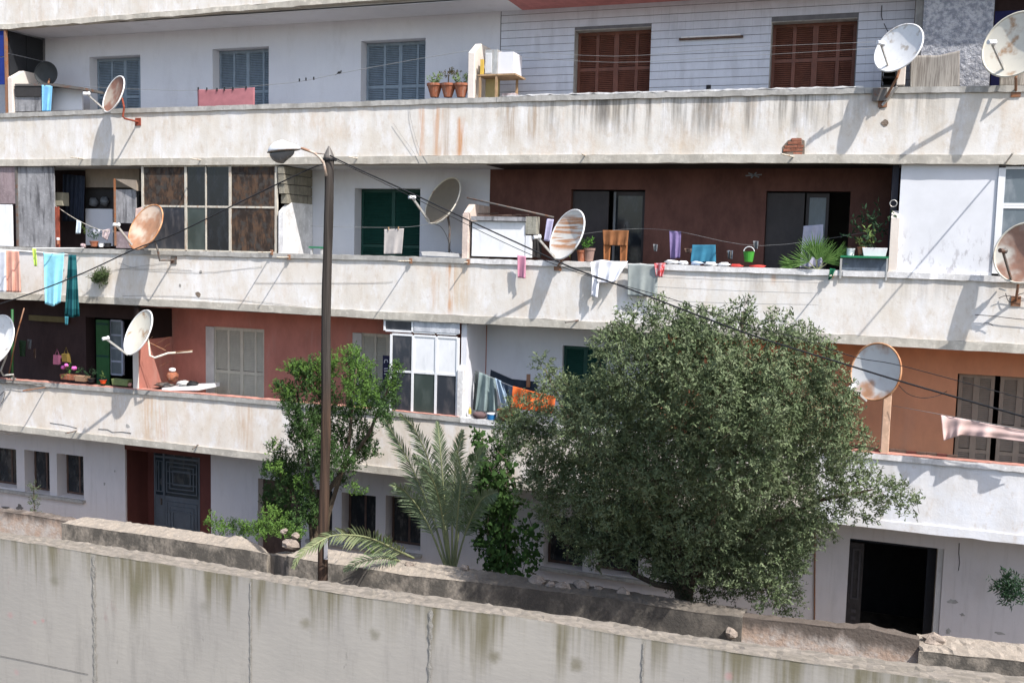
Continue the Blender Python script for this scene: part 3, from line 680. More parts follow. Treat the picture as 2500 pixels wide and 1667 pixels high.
for (x, y, w, h) in ((440, 697, .04, .04), (312, 1039, .06, .05), (490, 664, .04, .04)): chip(x, y, w, h, m_cop)
# cracks
def crack(pts, Y=-.004, r=.006, m=None):
    b = MB(); b.tube([P(x, y, Y - .001) for x, y in pts], r, 5); b.build('crack', m or m_dark, bld)
crack([(122, 1032), (150, 1036), (170, 1040), (188, 1045)], r=.005); crack([(240, 1047), (262, 1048), (275, 1055), (300, 1054), (320, 1057)], r=.006)

# ================================================================ satellite dishes
def dish(cx, cy, Y, a, b_, ang, lnb, label, m_front, m_rim=None, arm_end=None, mount=None, m_arm=None, side=-1, m_l=None, depth=.16, back=None):
    """offset dish: a, b_ half axes of its outline in pixels, ang lean of the long axis to the right (degrees)"""
    c = P(cx, cy, Y); v = (c - Vector((0, -CAMD, CAMZ))); dep = v.dot(fw); v.normalize(); Rm = a * dep / F
    r_ = (rt - v * rt.dot(v)).normalized(); d_ = (dn - v * dn.dot(v) - r_ * dn.dot(r_)).normalized()
    A = math.radians(ang); maj = r_ * math.sin(A) - d_ * math.cos(A)
    mn = (r_ * math.cos(A) + d_ * math.sin(A)) * side
    cf = min(.999, b_ / a); nrm = (-v * cf + mn * math.sqrt(1 - cf * cf)).normalized(); e1 = maj; e2 = nrm.cross(e1).normalized()
    t = thing('satellite_dish', label, 'satellite dish', tuple(c), 'satellite dishes fixed along the balconies')
    mb = MB(); N, K = 40, 9; vs_ = []
    for side_ in (0, 1):
        for i in range(K + 1):
            q = i / K
            for k_ in range(N):
                p = 2 * math.pi * k_ / N; h = (q * q - 1) * depth * Rm + (-.012 if side_ else 0)
                vs_.append(c + (e1 * math.cos(p) + e2 * math.sin(p)) * Rm * q * (1 if not side_ else 1.0) + nrm * h)
    fs_ = []
    for s_ in (0, 1):
        o_ = s_ * (K + 1) * N
        for i in range(K):
            for k_ in range(N):
                f = (o_ + i * N + k_, o_ + i * N + (k_ + 1) % N, o_ + (i + 1) * N + (k_ + 1) % N, o_ + (i + 1) * N + k_)
                fs_.append(f if s_ == 0 else f[::-1])
    mb.add(vs_, fs_); rf = mb.build('reflector', m_front, t, smooth=True)
    rb = MB(); pts = [c + (e1 * math.cos(2 * math.pi * k_ / N) + e2 * math.sin(2 * math.pi * k_ / N)) * Rm * 1.0 - nrm * .004 for k_ in range(N + 1)]
    rb.tube(pts, .012 + Rm * .01, 6, False); rb.build('rim', m_rim or m_front, t, smooth=True)
    # feed arm from the lower rim
    L = None
    if lnb:
        w = ray(*lnb); o = Vector((0, -CAMD, CAMZ)); w.normalize()
        # point on the sight line nearest to the dish axis
        w0 = o - (c - e1 * Rm * .2); bb = w.dot(nrm); d1 = w.dot(w0); e_ = nrm.dot(w0); s_ = (bb * e_ - d1) / (1 - bb * bb + 1e-9)
        L = o + w * s_
        lim = Rm * 1.5
        if (L - c).length > lim: L = o + w * ((c - o).dot(w))- w * Rm * .8
        st = c - e1 * Rm * .99 + nrm * .01
        if arm_end: 
            ww = ray(*arm_end).normalized(); st = o + ww * ((st - o).length)
        ab = MB(); ab.bar(st, L, .028 * Rm / .5, .04 * Rm / .5); ab.build('feed_arm', m_arm or m_galv, t)
        dd = (c - L).normalized(); lb = MB(); q = dd
        lb.lathe(L - q * .05, [(.0, -.02), (.035, -.02), (.035, .05), (.028, .06), (.045, .1), (.045, .115), (0, .115)], 10, q)
        lb.build('receiver', m_l or m_wclean, t, smooth=False, bevel=.003)
    # bracket behind
    k0 = c - nrm * (depth * Rm + .03)
    kb = MB(); u = e1
    kb.bar(k0 - nrm * .04 + u * .05, k0 - nrm * .04 - u * .12, .05, .05); kb.bar(k0, k0 - nrm * .1, .05)
    kb.build('back_bracket', m_iron, t)
    if mount:
        pts = [k0 - nrm * .1] + [P(*q) for q in mount]; pb = MB(); pb.tube(pts, .021, 8); pb.build('mast', m_rustm if back is None else back, t, smooth=False)
        w = P(*mount[-1])
        if abs(mount[-1][2]) < .02:
            pl = MB(); pl.box((w.x - .07, -.02, w.z - .08), (w.x + .07, -.002, w.z + .08)); pl.build('base_plate', m_rustm if back is None else back, t)
    return t, c, nrm, e1, Rm

m_d_white = rusty('dish_white', (.74, .74, .73), (.45, .38, .3), .12, 3, 6)
m_d_cream = rusty('dish_cream', (.66, .62, .52), (.42, .24, .12), .1, 4, 4)
m_d_rim = rusty('dish_rim_white', (.72, .72, .7), (.4, .2, .1), .15, 5)
m_d_rust1 = rusty('dish_rust_brown', (.36, .3, .24), (.24, .1, .06), 1.0, 6, 3.0)
m_d_rust2 = rusty('dish_rust_orange', (.62, .49, .38), (.42, .2, .1), .8, 7, 2.2)
m_d_rust3 = rusty('dish_rust_red', (.62, .58, .5), (.33, .15, .09), .95, 8, 2.0)
m_d_stripe = rusty('dish_rust_stripes', (.7, .68, .62), (.52, .22, .08), .8, 12, 5, stripes=True, zr=(P(1384, 615, 0).z, P(1384, 535, 0).z))
m_d_brown = rusty('dish_grey_brown', (.22, .185, .14), (.25, .2, .15), .2, 9)
m_d_patch = rusty('dish_rust_patch', (.68, .67, .64), (.48, .22, .09), .68, 17, 2.0)
m_ddish = plain('dish_dark', (.035, .04, .042), .6, .3)
m_orange_rim = rusty('dish_rim_orange', (.55, .3, .16), (.4, .16, .06), .6, 9)

dish(277, 230, -.5, 47, 17, 28, (211, 229), 'small rust brown satellite dish with white rim over the top balcony at left', m_d_rust1, m_d_rim, (255, 268), [(303, 262, -.45), (300, 285, -.45), (305, 290, -.4), (338, 298, -.0)], back=m_rustred)
dish(112, 180, .45, 28, 24, 20, None, 'dark grey satellite dish resting on the shed roof at top left', m_ddish, m_ddish, mount=[(118, 205, .4)], depth=.25)
dish(355, 554, -.5, 60, 30, 31, (284, 549), 'orange rusted satellite dish in front of the glazed enclosure', m_d_rust2, m_orange_rim, (322, 598), [(375, 580, -.45), (385, 610, -.45), (390, 636, -.4), (425, 635, -.0)], back=m_iron)
dish(1080, 490, .6, 63, 31, 33, (1006, 482), 'brown satellite dish on a mast between the green shutter and the white shed', m_d_brown, m_d_cream, (1048, 541), [(1094, 530, .5), (1098, 560, .5), (1096, 622, .5)], back=m_iron)
dish(1384, 572, -.28, 64, 34, 26, (1311, 579), 'white satellite dish striped with orange rust above the middle balcony', m_d_stripe, m_d_white, (1358, 633), [(1390, 610, -.2), (1365, 645, -.1), (1362, 650, -.0)])
dish(337, 811, -.42, 58, 24, 24, (258, 826), 'cream satellite dish on a bent pipe in front of the terracotta partition', m_d_cream, m_d_white, (312, 866), [(363, 838, -.5), (366, 868, -.5), (378, 873, -.45), (410, 862, -.3), (468, 858, .35)], back=m_d_cream)
dish(-9, 829, -.5, 62, 34, 18, None, 'white satellite dish cut off by the left edge of the photo', m_d_white, m_d_white, mount=[(16, 868, -.5), (2, 905, -.5), (8, 916, -.4), (32, 914, -.2), (34, 930, 0)], back=m_galv)
dish(2193, 117, -.35, 63, 44, 42, (2150, 106), 'clean white satellite dish above the end of the tiled wall', m_d_white, m_d_white, (2171, 168), [(2190, 190, -.25), (2165, 235, -.1), (2155, 250, -.0)])
dish(2479, 108, -.35, 82, 66, 38, (2421, 104), 'large cream satellite dish cut off by the top right edge', m_d_cream, m_d_cream, (2455, 178), [(2480, 190, -.25), (2480, 225, -.0)])
dish(2502, 617, -.5, 76, 66, 30, (2448, 612), 'red rusted satellite dish at the right edge by the white window', m_d_rust3, m_d_cream, (2469, 683), [(2490, 660, -.4), (2485, 700, -.3), (2480, 735, 0)], m_arm=m_iron, m_l=m_iron)
dish(2137, 907, -.3, 70, 57, 14, (2078, 945), 'round white satellite dish with a rust patch beside the orange loggia', m_d_patch, m_orange_rim, (2115, 978), [(2160, 950, -.1), (2163, 975, .05)], m_arm=m_galv)

# aerial behind the cream dish
t = thing('tv_aerial', 'thin rusty television aerial pointing right from the terracotta partition', 'aerial', tuple(P(400, 850, -.1)))
b = MB(); b.tube([P(352, 830, -.2), P(405, 856, -.1)], .012, 6); b.tube([P(410, 862, -.1), P(470, 855, -.1)], .014, 6); b.build('boom', m_rustm, t)
for (x0, y0, x1, y1) in ((375, 842, 413, 823), (395, 852, 413, 840), (390, 894, 415, 882), (362, 832, 372, 822)):
    b = MB(); b.tube([P(x0, y0, -.1), P(x1, y1, -.15)], .006, 5); b.build('element', m_rustm, t)

# ================================================================ drain spouts and line brackets
def rod(name, label, cat, base, L=.36, tip=None, r=.014, m=None, Yb=-.02, grp=None, drop=0.0):
    p = P(base[0], base[1], Yb); q = p + Vector((0, -L, -drop)) if tip is None else P(tip[0], tip[1], Yb - L)
    b = MB(); b.tube([p + Vector((0, .015, 0)), q], r, 8); return tag(b.build(name, m or m_wpaint, smooth=False), label, cat, grp)
G_SP = 'white drain spouts under the balconies'
for (lb, ba, L, tp) in (('drain spout under the top left rusty dish', (202, 388), .36, None), ('drain spout below the upper balcony over the glazed enclosure', (490, 391), .36, None),
                        ('drain spout just right of the street lamp pole top', (872, 387), .36, None), ('drain spout under the patch of bare brick', (1938, 383), .5, (1907, 376)),
                        ('long drain pipe poking out above the white window at right', (2456, 397), 1.25, (2473, 374)), ('dark drain spout on the middle slab left of the olive tree', (1412, 782), .3, (1380, 787)),
                        ('short drain spout at the middle of the upper slab', (1428, 380), .25, (1420, 376))):
    rod('drain_spout', 'thin ' + lb, 'drain spout', ba, L, tp, m=m_iron if 'dark' in lb else m_wpaint, grp=G_SP)
G_BR = 'clothes line rods on the balcony copings'
for (lb, ba, L) in (('by the foot of the glazed enclosure', (664, 616), .5), ('left of the wooden lamp pole', (706, 628), .45), ('under the green shutter', (1003, 637), .55), ('at the foot of the white shed', (1143, 640), .2), ('by the green cloth near the trough table', (2030, 672), .5)):
    t = thing('line_rod', 'horizontal white rod in a brown socket ' + lb, 'rod', tuple(P(ba[0], ba[1], -.04)), G_BR)
    p = P(ba[0], ba[1], -.04); b = MB(); b.tube([p, p + Vector((0, -L, 0))], .012, 7); b.build('rod', m_wpaint, t)
    b = MB(); b.box((p.x - .02, -.075, p.z - .05), (p.x + .03, -.036, p.z + .05)); b.build('socket', m_rustm, t)
rod('line_rod', 'rusty rod on the lower balcony under the left hand dish', 'rod', (112, 945), .65, m=m_rustm, grp=G_BR)
rod('line_rod', 'iron rod on the lower slab above the ground floor windows', 'rod', (185, 1052), .3, m=m_iron, grp=G_BR)
rod('line_rod', 'small iron rod on the lower slab above the maroon doorway', 'rod', (482, 1086), .3, (470, 1096), m=m_iron, grp=G_BR)
rod('line_rod', 'long iron rod beside the rusted dish at right edge', 'rod', (2440, 705), .8, m=m_galv, Yb=-.04, grp=G_BR)

# ================================================================ washing
def cloth(name, label, cat, top, bot, Y, m, fold=.025, nf=4, nu=26, nv=20, grp=None, Yb=None, seed=0, sag=0.0, build=True, th=.004):
    """hanging cloth between pixel polylines top and bot"""
    def ev(L, u):
        xs = np.linspace(0, 1, len(L)); return np.interp(u, xs, [p[0] for p in L]), np.interp(u, xs, [p[1] for p in L])
    rr = random.Random(seed); ph = [rr.uniform(0, 6) for _ in range(4)]; b = MB(); vs_ = []
    for j_ in range(nv + 1):
        v = j_ / nv
        for i in range(nu + 1):
            u = i / nu; x0, y0 = ev(top, u); x1, y1 = ev(bot, u); x = x0 + (x1 - x0) * v; y = y0 + (y1 - y0) * v
            Yc = Y + ((Yb if Yb is not None else Y) - Y) * v
            yy = Yc + fold * 1.35 * (.35 + .65 * v) * (math.sin(u * nf * 6.28 + ph[0] + v * 1.3) + .5 * math.sin(u * nf * 13 + ph[1] + v * 2) * v) + .2 * fold * math.sin(v * 9 + ph[2] + u * 5)
            vs_.append(P(x, y, yy))
    W = nu + 1; b.add(vs_, [(j_ * W + i, j_ * W + i + 1, (j_ + 1) * W + i + 1, (j_ + 1) * W + i) for j_ in range(nv) for i in range(nu)])
    o = b.build(name, m, smooth=True, solid=th)
    if label: tag(o, label, cat, grp)
    return o
def wire(name, label, pts, r=.004, m=None, cat='wire', sub=1, grp=None):
    q = [P(*p) for p in pts]
    if sub > 1:
        out = []
        for i in range(len(q) - 1):
            p0 = q[max(i - 1, 0)]; p1 = q[i]; p2 = q[i + 1]; p3 = q[min(i + 2, len(q) - 1)]
            for k_ in range(sub):
                t_ = k_ / sub; out.append(.5 * ((2 * p1) + (p2 - p0) * t_ + (2 * p0 - 5 * p1 + 4 * p2 - p3) * t_ ** 2 + (3 * p1 - p0 - 3 * p2 + p3) * t_ ** 3))
        q = out + [q[-1]]
    b = MB(); b.tube(q, r, 6); return tag(b.build(name, m or m_black, smooth=True), label, cat, grp)
def peg(x, y, Y, label, m, grp='clothes pegs on the lines'):
    c = P(x, y, Y); b = MB(); b.box((c.x - .008, c.y - .014, c.z - .03), (c.x + .008, c.y - .003, c.z + .03)); b.box((c.x - .008, c.y + .003, c.z - .03), (c.x + .008, c.y + .014, c.z + .03)); b.box((c.x - .006, c.y - .003, c.z - .004), (c.x + .006, c.y + .003, c.z + .004))
    return tag(b.build('clothes_peg', m), label, 'clothes peg', grp)

m_line = plain('washing_line', (.25, .25, .25), .6, .1)
G_W = 'washing hung on the balconies'
cloth('towel', 'sky blue towel hanging long over the middle balcony at left', 'towel', [(106, 616), (128, 620), (157, 618)], [(110, 742), (130, 748), (148, 738)], -.62, fabric('towel_sky_blue', (.3, .68, .82), 2), .02, 1.5, grp=G_W)
cloth('trousers', 'dark teal striped cloth hanging beside the sky blue towel', 'clothing', [(167, 623), (174, 622), (186, 623)], [(158, 772), (176, 775), (194, 772)], -.7, fabric('cloth_teal', (.012, .085, .1), 3, (.03, .15, .165, 30)), .06, 1.5, grp=G_W)
cloth('cloth', 'narrow teal tail hanging under the striped cloth', 'cloth', [(158, 772), (167, 773)], [(159, 793), (166, 793)], -.68, fabric('cloth_teal_dark', (.05, .2, .24), 4), .01, 1, 6, 6)
cloth('shirt', 'salmon pink shirt with pale hem at the far left of the line', 'clothing', [(13, 610), (46, 612)], [(16, 713), (52, 714)], -.8, fabric('cloth_salmon', (.68, .36, .28), 5), .02, 2, grp=G_W)
cloth('shirt', 'white shirt cut off by the left edge beside the salmon shirt', 'clothing', [(-40, 610), (14, 612)], [(-40, 712), (16, 713)], -.83, fabric('cloth_white_a', (.68, .7, .75), 6), .02, 2, grp=G_W)
cloth('cloth', 'lime green cloth hanging on the rod tip', 'cloth', [(78, 606), (88, 607)], [(84, 650), (91, 650)], -.95, fabric('cloth_lime', (.5, .68, .14), 7), .015, 1, 8, 10, grp=G_W)
wire('clothes_rod', 'white clothes rod over the sky blue towel', [(205, 606, -.04), (80, 606, -1.1)], .013, m_wclean, 'rod')
wire('clothes_rod', 'lower white clothes rod carrying the towel at left', [(165, 621, -.15), (40, 612, -1.0), (-60, 606, -1.6)], .013, m_wclean, 'rod')
cloth('rug', 'dusty red rug over the top left line in front of the blue shutter', 'rug', [(482, 219), (550, 219), (622, 214)], [(483, 262), (550, 262), (622, 258)], .3, fabric('rug_red', (.36, .15, .165), 8), .008, 1, grp=G_W)
cloth('cloth', 'bright blue cloth hanging on the top left shed', 'cloth', [(102, 208), (128, 210)], [(103, 272), (124, 272)], .0, fabric('cloth_blue', (.22, .52, .82), 9), .01, 1.5, grp=G_W)
cloth('towel', 'pale beige towel pegged in front of the green shutter', 'towel', [(938, 560), (986, 558)], [(937, 621), (981, 620)], .3, fabric('towel_beige', (.45, .42, .4), 10), .01, 1.5, grp=G_W)
wire('washing_line', 'thin line in front of the green shutter', [(758, 552, .35), (870, 555, .3), (1000, 554, .3), (1085, 540, .35)], .004, m_line, sub=5)
peg(949, 558, .29, 'peg on the left corner of the beige towel', m_wood); peg(973, 557, .29, 'peg on the right corner of the beige towel', m_wood)
cloth('cloth', 'pink cloth folded over the middle coping below the white shed', 'cloth', [(1263, 622), (1284, 626)], [(1264, 678), (1283, 680)], -.14, fabric('cloth_pink', (.55, .25, .34), 11), .02, 1, 10, 14, grp=G_W)
# white towel draped with a long tail
cloth('cloth', 'white towel draped in folds over the middle coping', 'towel', [(1441, 640), (1468, 634), (1500, 638), (1533, 638)], [(1446, 680), (1462, 690), (1492, 690), (1506, 684)], -.11, fabric('towel_white', (.78, .79, .84), 12), .035, 3, 34, 22, Yb=-.17, grp=G_W)
cloth('cloth', 'twisted tail of the white towel hanging down', 'towel', [(1446, 676), (1463, 684)], [(1444, 722), (1459, 727)], -.16, fabric('towel_white_b', (.78, .79, .84), 13), .03, 1.2, 10, 16)
cloth('towel', 'grey green towel hanging flat beside the white one', 'towel', [(1533, 645), (1570, 645), (1606, 648)], [(1532, 722), (1570, 723), (1605, 724)], -.13, fabric('towel_grey', (.31, .34, .33), 14), .014, 2, grp=G_W)
cloth('cloth', 'red and pink cloth with dark spots at the corner of the grey towel', 'cloth', [(1597, 643), (1625, 642)], [(1602, 676), (1618, 676)], -.16, rusty('cloth_red_spotted', (.6, .33, .36), (.55, .03, .03), .9, 4, 16), .03, 1.5, 10, 12, grp=G_W)
for i_, (y0, y1) in enumerate(((676, 690), (700, 716), (733, 744))):
    wire('washing_line', ('top', 'middle', 'lowest')[i_] + ' of three lines strung below the middle coping at right', [(1600, y0, -.3), (1800, (y0 + y1) / 2 + 2, -.3), (1998, y1, -.3)], .0045, m_line, sub=4)
m_oc = fabric('cloth_orange_brown', (.27, .12, .055), 15)
cloth('cloth', 'orange brown cloth on the line before the dark doorway', 'cloth', [(1471, 562), (1535, 563)], [(1474, 599), (1532, 600)], .45, m_oc, .015, 3, grp=G_W)
cloth('trousers', 'left leg of orange brown trousers before the dark doorway', 'clothing', [(1473, 598), (1491, 598)], [(1474, 642), (1488, 642)], .48, fabric('cloth_orange', (.34, .14, .06), 16), .012, 1, 8, 10)
cloth('trousers', 'right leg of orange brown trousers before the dark doorway', 'clothing', [(1514, 600), (1532, 600)], [(1514, 643), (1530, 643)], .48, fabric('cloth_orange_b', (.34, .14, .06), 17), .012, 1, 8, 10)
cloth('cloth', 'lavender striped cloth on the line in the dark red loggia', 'cloth', [(1634, 564), (1663, 565)], [(1637, 633), (1660, 630)], .5, fabric('cloth_lavender', (.22, .17, .33), 18), .025, 1.6, 12, 16, grp=G_W)
cloth('cloth', 'steel blue cloth spread behind the coping in the dark red loggia', 'cloth', [(1690, 598), (1747, 598)], [(1686, 640), (1748, 640)], .3, fabric('cloth_steel_blue', (.05, .2, .3), 19), .012, 2, grp=G_W)
cloth('cloth', 'white sheet hung before the right dark doorway', 'sheet', [(1962, 552), (2010, 548)], [(1952, 655), (2008, 652)], .6, fabric('sheet_white', (.42, .42, .52), 20), .02, 2, grp=G_W)
cloth('cloth', 'lilac cloth hanging behind the rust striped dish', 'cloth', [(1335, 534), (1352, 536)], [(1328, 588), (1342, 590)], .3, fabric('cloth_lilac', (.5, .48, .68), 21), .012, 1, 8, 12)
wire('washing_line', 'faint line across the dark red loggia', [(1300, 590, .5), (1500, 562, .46), (1640, 563, .5), (1860, 600, .5), (2160, 560, .6)], .003, m_line, sub=5)
# small things drying on the coping
for i_, (x, y, w, m) in enumerate(((1640, 641, 14, m_wclean), (1668, 643, 12, m_wclean), (1700, 644, 13, fabric('cloth_pale_blue', (.45, .55, .72), 3)), (1735, 646, 15, m_wclean), (1768, 647, 13, m_wclean))):
    c = P(x, y, .05); b = MB(); b.blob((c.x, .05, c.z + .01), (w * .008, .07, .035), 10, 6, .35)
    tag(b.build('cloth', m, smooth=True), ('first', 'second', 'third pale blue', 'fourth', 'last')[i_] + ' crumpled white cloth from the left lying on the middle coping' if i_ != 2 else 'pale blue crumpled cloth lying among white ones on the middle coping', 'cloth', 'crumpled cloths drying on the coping')
for i_, (x, y, w) in enumerate(((1797, 650, 14), (1848, 652, 17))):
    c = P(x, y, .05); b = MB(); b.blob((c.x, .05, c.z + .008), (w * .008, .06, .028), 10, 6, .35); tag(b.build('cloth', fabric('cloth_red%d' % i_, (.6, .07, .06), 3), smooth=True), ('left', 'right')[i_] + ' of two crumpled red cloths lying on the middle coping', 'cloth')
# jeans, orange tarp on the lower balcony
m_jean = fabric('denim_grey_green', (.22, .28, .28), 22); m_jean2 = fabric('denim_dark_blue', (.035, .05, .08), 23)
wire('washing_line', 'line holding the jeans and orange sheet on the lower balcony', [(1165, 903, .35), (1250, 943, .15), (1357, 967, -.05)], .004, m_line, sub=4)
cloth('jeans', 'grey green jeans with wide legs hanging beside the white partition', 'clothing', [(1170, 908), (1190, 916), (1210, 924)], [(1160, 1004), (1190, 1006), (1216, 1003)], .3, m_jean, .05, 2.2, 30, 22, grp=G_W)
cloth('jeans', 'pale blue jeans leg blown right between dark cloths', 'clothing', [(1208, 922), (1224, 930)], [(1226, 998), (1250, 996)], .2, fabric('denim_pale', (.25, .33, .42), 25), .03, 1.5, 14, 18, grp=G_W)
cloth('jeans', 'dark blue trousers left of the orange sheet', 'clothing', [(1222, 930), (1252, 942)], [(1240, 985), (1248, 998)], .22, m_jean2, .02, 1.5, 14, 16, grp=G_W)
cloth('blanket', 'long dark navy blanket along the back line', 'blanket', [(1198, 902), (1250, 925), (1312, 932)], [(1196, 924), (1250, 950), (1312, 960)], .6, fabric('cloth_navy', (.03, .04, .055), 26), .015, 3, grp=G_W)
cloth('sheet', 'bright orange sheet hanging on the lower balcony by the olive tree', 'sheet', [(1252, 942), (1300, 955), (1357, 967)], [(1247, 995), (1300, 1003), (1352, 1008)], -.02, fabric('sheet_orange', (.62, .14, .04), 27), .03, 4, 40, 20, grp=G_W)
cloth('cloth', 'dark grey folded cloth beside the jeans', 'cloth', [(1160, 905), (1168, 908)], [(1155, 1000), (1163, 1002)], .4, fabric('cloth_dark', (.08, .09, .09), 28), .02, 1, 6, 12)
cloth('sheet', 'pale pink sheet blown along the line at the right edge', 'sheet', [(2297, 1013), (2350, 1022), (2420, 1036), (2560, 1062)], [(2304, 1076), (2345, 1062), (2420, 1068), (2560, 1085)], -.35, fabric('sheet_pale_pink', (.68, .5, .46), 29), .035, 3, 50, 16, grp=G_W)
wire('washing_line', 'line carrying the pale pink sheet', [(2180, 990, -.05), (2300, 1012, -.35), (2560, 1060, -.35)], .004, m_line)
# line across the top loggia with pegs
wire('washing_line', 'long thin line sagging across the top left loggia', [(205, 212, .3), (350, 219, .3), (480, 221, .3), (650, 208, .3), (730, 200, .3), (830, 180, .3), (990, 150, .3), (1146, 124, .3)], .0045, m_line, sub=4)
for i_, (x, y, lb) in enumerate(((484, 217, 'at the left corner of the red rug'), (505, 218, 'second from the left corner of the red rug'), (530, 219, 'third from the left on the red rug'), (548, 218, 'middle of the red rug'), (569, 217, 'right of middle on the red rug'), (601, 215, 'near the right corner of the red rug'), (731, 196, 'first of the dark pegs right of the rug'), (747, 194, 'second of the dark pegs right of the rug'), (766, 192, 'third of the dark pegs right of the rug'))):
    peg(x, y, .29, 'dark peg ' + lb, m_black)
c = P(829, 180, .3); b = MB(); b.blob((c.x, .3, c.z + .02), (.045, .025, .025), 10, 6, .0); b.blob((c.x + .035, .3, c.z + .045), (.018, .016, .016), 8, 5, 0); b.prism([(c.x - .04, .3, c.z + .02), (c.x - .1, .3, c.z - .03), (c.x - .04, .3, c.z)], (0, .012, 0))
tag(b.build('bird', m_black, smooth=True), 'small dark bird perched on the top line between two blue shutters', 'bird')
for (y0, y1, w_) in ((121, 122, 'upper'), (136, 143, 'lower')):
    wire('washing_line', w_ + ' faint line across the tiled loggia', [(1222, y0, .4), (1500, y0 + 17, .4), (1800, y1 - 5, .4), (2140, y0 - 18, .4)], .003, m_line, sub=4)
# small washing inside the dark left loggia
wire('washing_line', 'short line with small clothes in the dark left loggia', [(136, 503, .1), (185, 535, .15), (240, 560, .2), (290, 566, .3)], .006, m_wpaint, sub=3)
cloth('cloth', 'small white and blue top hanging in the dark left loggia', 'clothing', [(187, 537), (198, 541)], [(185, 571), (197, 570)], .15, fabric('cloth_w_b', (.62, .7, .75), 31), .015, 1, 8, 10)
cloth('cloth', 'small white cloth triangle hanging in the dark left loggia', 'clothing', [(228, 556), (245, 562)], [(228, 574), (238, 575)], .2, fabric('cloth_white_c', (.6, .6, .66), 32), .012, 1, 8, 8)
cloth('cloth', 'small pinkish garment beside the orange dish feed', 'clothing', [(250, 562), (271, 558)], [(250, 580), (262, 588)], .25, fabric('cloth_pinkish', (.6, .5, .5), 33), .02, 2, 10, 10)
m_curtain = fabric('curtain_dark_blue', (.035, .045, .07), 34)
cloth('curtain', 'dark blue curtain hanging inside the dark left loggia', 'curtain', [(153, 425), (207, 430)], [(153, 540), (205, 541)], .7, m_curtain, .03, 5, 40, 10)

# ================================================================ cables
wire('power_cable', 'thick black cable running down right from the lamp pole', [(806, 380, -4.3), (850, 402, -4.3), (1000, 470, -4.5), (1150, 541, -4.7), (1300, 610, -4.9), (1400, 655, -5.1), (1540, 707, -5.3), (1700, 768, -5.5), (1850, 823, -5.8), (2060, 888, -6.1), (2190, 928, -6.3), (2350, 974, -6.5), (2560, 1034, -6.8)], .011, cat='cable', sub=6)
wire('power_cable', 'second black cable close under the thick one at right', [(820, 392, -4.3), (1000, 478, -4.4), (1230, 592, -4.7), (1400, 662, -5.0), (1640, 730, -5.2), (1800, 786, -5.4), (1950, 826, -5.5), (2088, 872, -5.7), (2210, 895, -5.8), (2560, 990, -6.2)], .005, cat='cable', sub=6)
wire('power_cable', 'black cable running down left from the lamp pole', [(795, 402, -4.3), (758, 412, -4.3), (600, 487, -4.5), (430, 570, -4.7), (330, 608, -4.8), (200, 668, -5.0), (60, 722, -5.2), (-60, 760, -5.4)], .010, cat='cable', sub=6)
wire('power_cable', 'slack cable drooping behind the round white dish', [(2190, 935, -.1), (2215, 960, 0), (2250, 971, 0), (2285, 967, .2), (2312, 955, .4)], .006, cat='cable', sub=5)
wire('power_cable', 'loose cable hanging beside the brown shuttered window at top right', [(2153, 14, DL - .03), (2152, 40, DL - .03), (2160, 62, DL - .03), (2170, 82, .6)], .007, cat='cable', sub=5)
wire('power_cable', 'cable looping from the brown dish down to the coping', [(1048, 545, .35), (1075, 553, .4), (1092, 580, .45), (1097, 605, .5), (1104, 618, .4)], .006, cat='cable', sub=6)
for i_, pts in enumerate([[(960, 300), (980, 330), (1010, 372), (1025, 402)], [(1000, 250), (1003, 290), (1022, 360), (1045, 400)]]):
    wire('power_cable', ('left', 'right')[i_] + ' of two thin wires hanging down the upper balcony by the rust streaks', [(x, y, -.03) for x, y in pts], .003, m_line, cat='cable', sub=3)
for i_, pts in enumerate([[(282, 655), (400, 662), (480, 665), (560, 660), (640, 650)], [(190, 668), (260, 662), (330, 652), (410, 640)], [(300, 722), (420, 722), (620, 735), (760, 752)], [(620, 690), (900, 690), (960, 686)], [(290, 640), (330, 655), (400, 655), (470, 660)]]):
    wire('power_cable', ('long thin wire along the middle balcony under the enclosure', 'short thin wire behind the wall plant', 'thin wire along the bottom of the middle balcony', 'thin wire on the middle balcony by the lamp pole', 'thin wire right of the wall plant')[i_], [(x, y, -.012) for x, y in pts], .003, m_line, cat='cable', sub=3)
for i_, pts in enumerate([[(2380, 768), (2430, 772), (2470, 777), (2560, 786)], [(2438, 728), (2455, 722), (2480, 725), (2520, 733), (2560, 733)], [(2455, 716), (2462, 735), (2478, 735), (2490, 718), (2540, 712)], [(2400, 790), (2412, 788), (2425, 795)]]):
    wire('power_cable', ('sagging wire', 'lower black wire', 'curled wire loop', 'short hooked wire')[i_] + ' under the rusted dish at the right edge', [(x, y, -.06) for x, y in pts], .006, cat='cable', sub=5)
for i_, pts in enumerate([[(-20, 935), (20, 934), (60, 938), (110, 936)], [(-20, 928), (30, 930), (70, 932), (105, 940)], [(0, 965), (12, 955), (8, 975), (3, 985)], [(-10, 1050), (20, 1060), (50, 1058)]]):
    wire('power_cable', ('lower grey cable', 'upper grey cable', 'curled wire end', 'black cable sagging under the slab')[i_] + ' near the white dish at the left edge', [(x, y, -.08) for x, y in pts], .008, m_iron, cat='cable', sub=5)

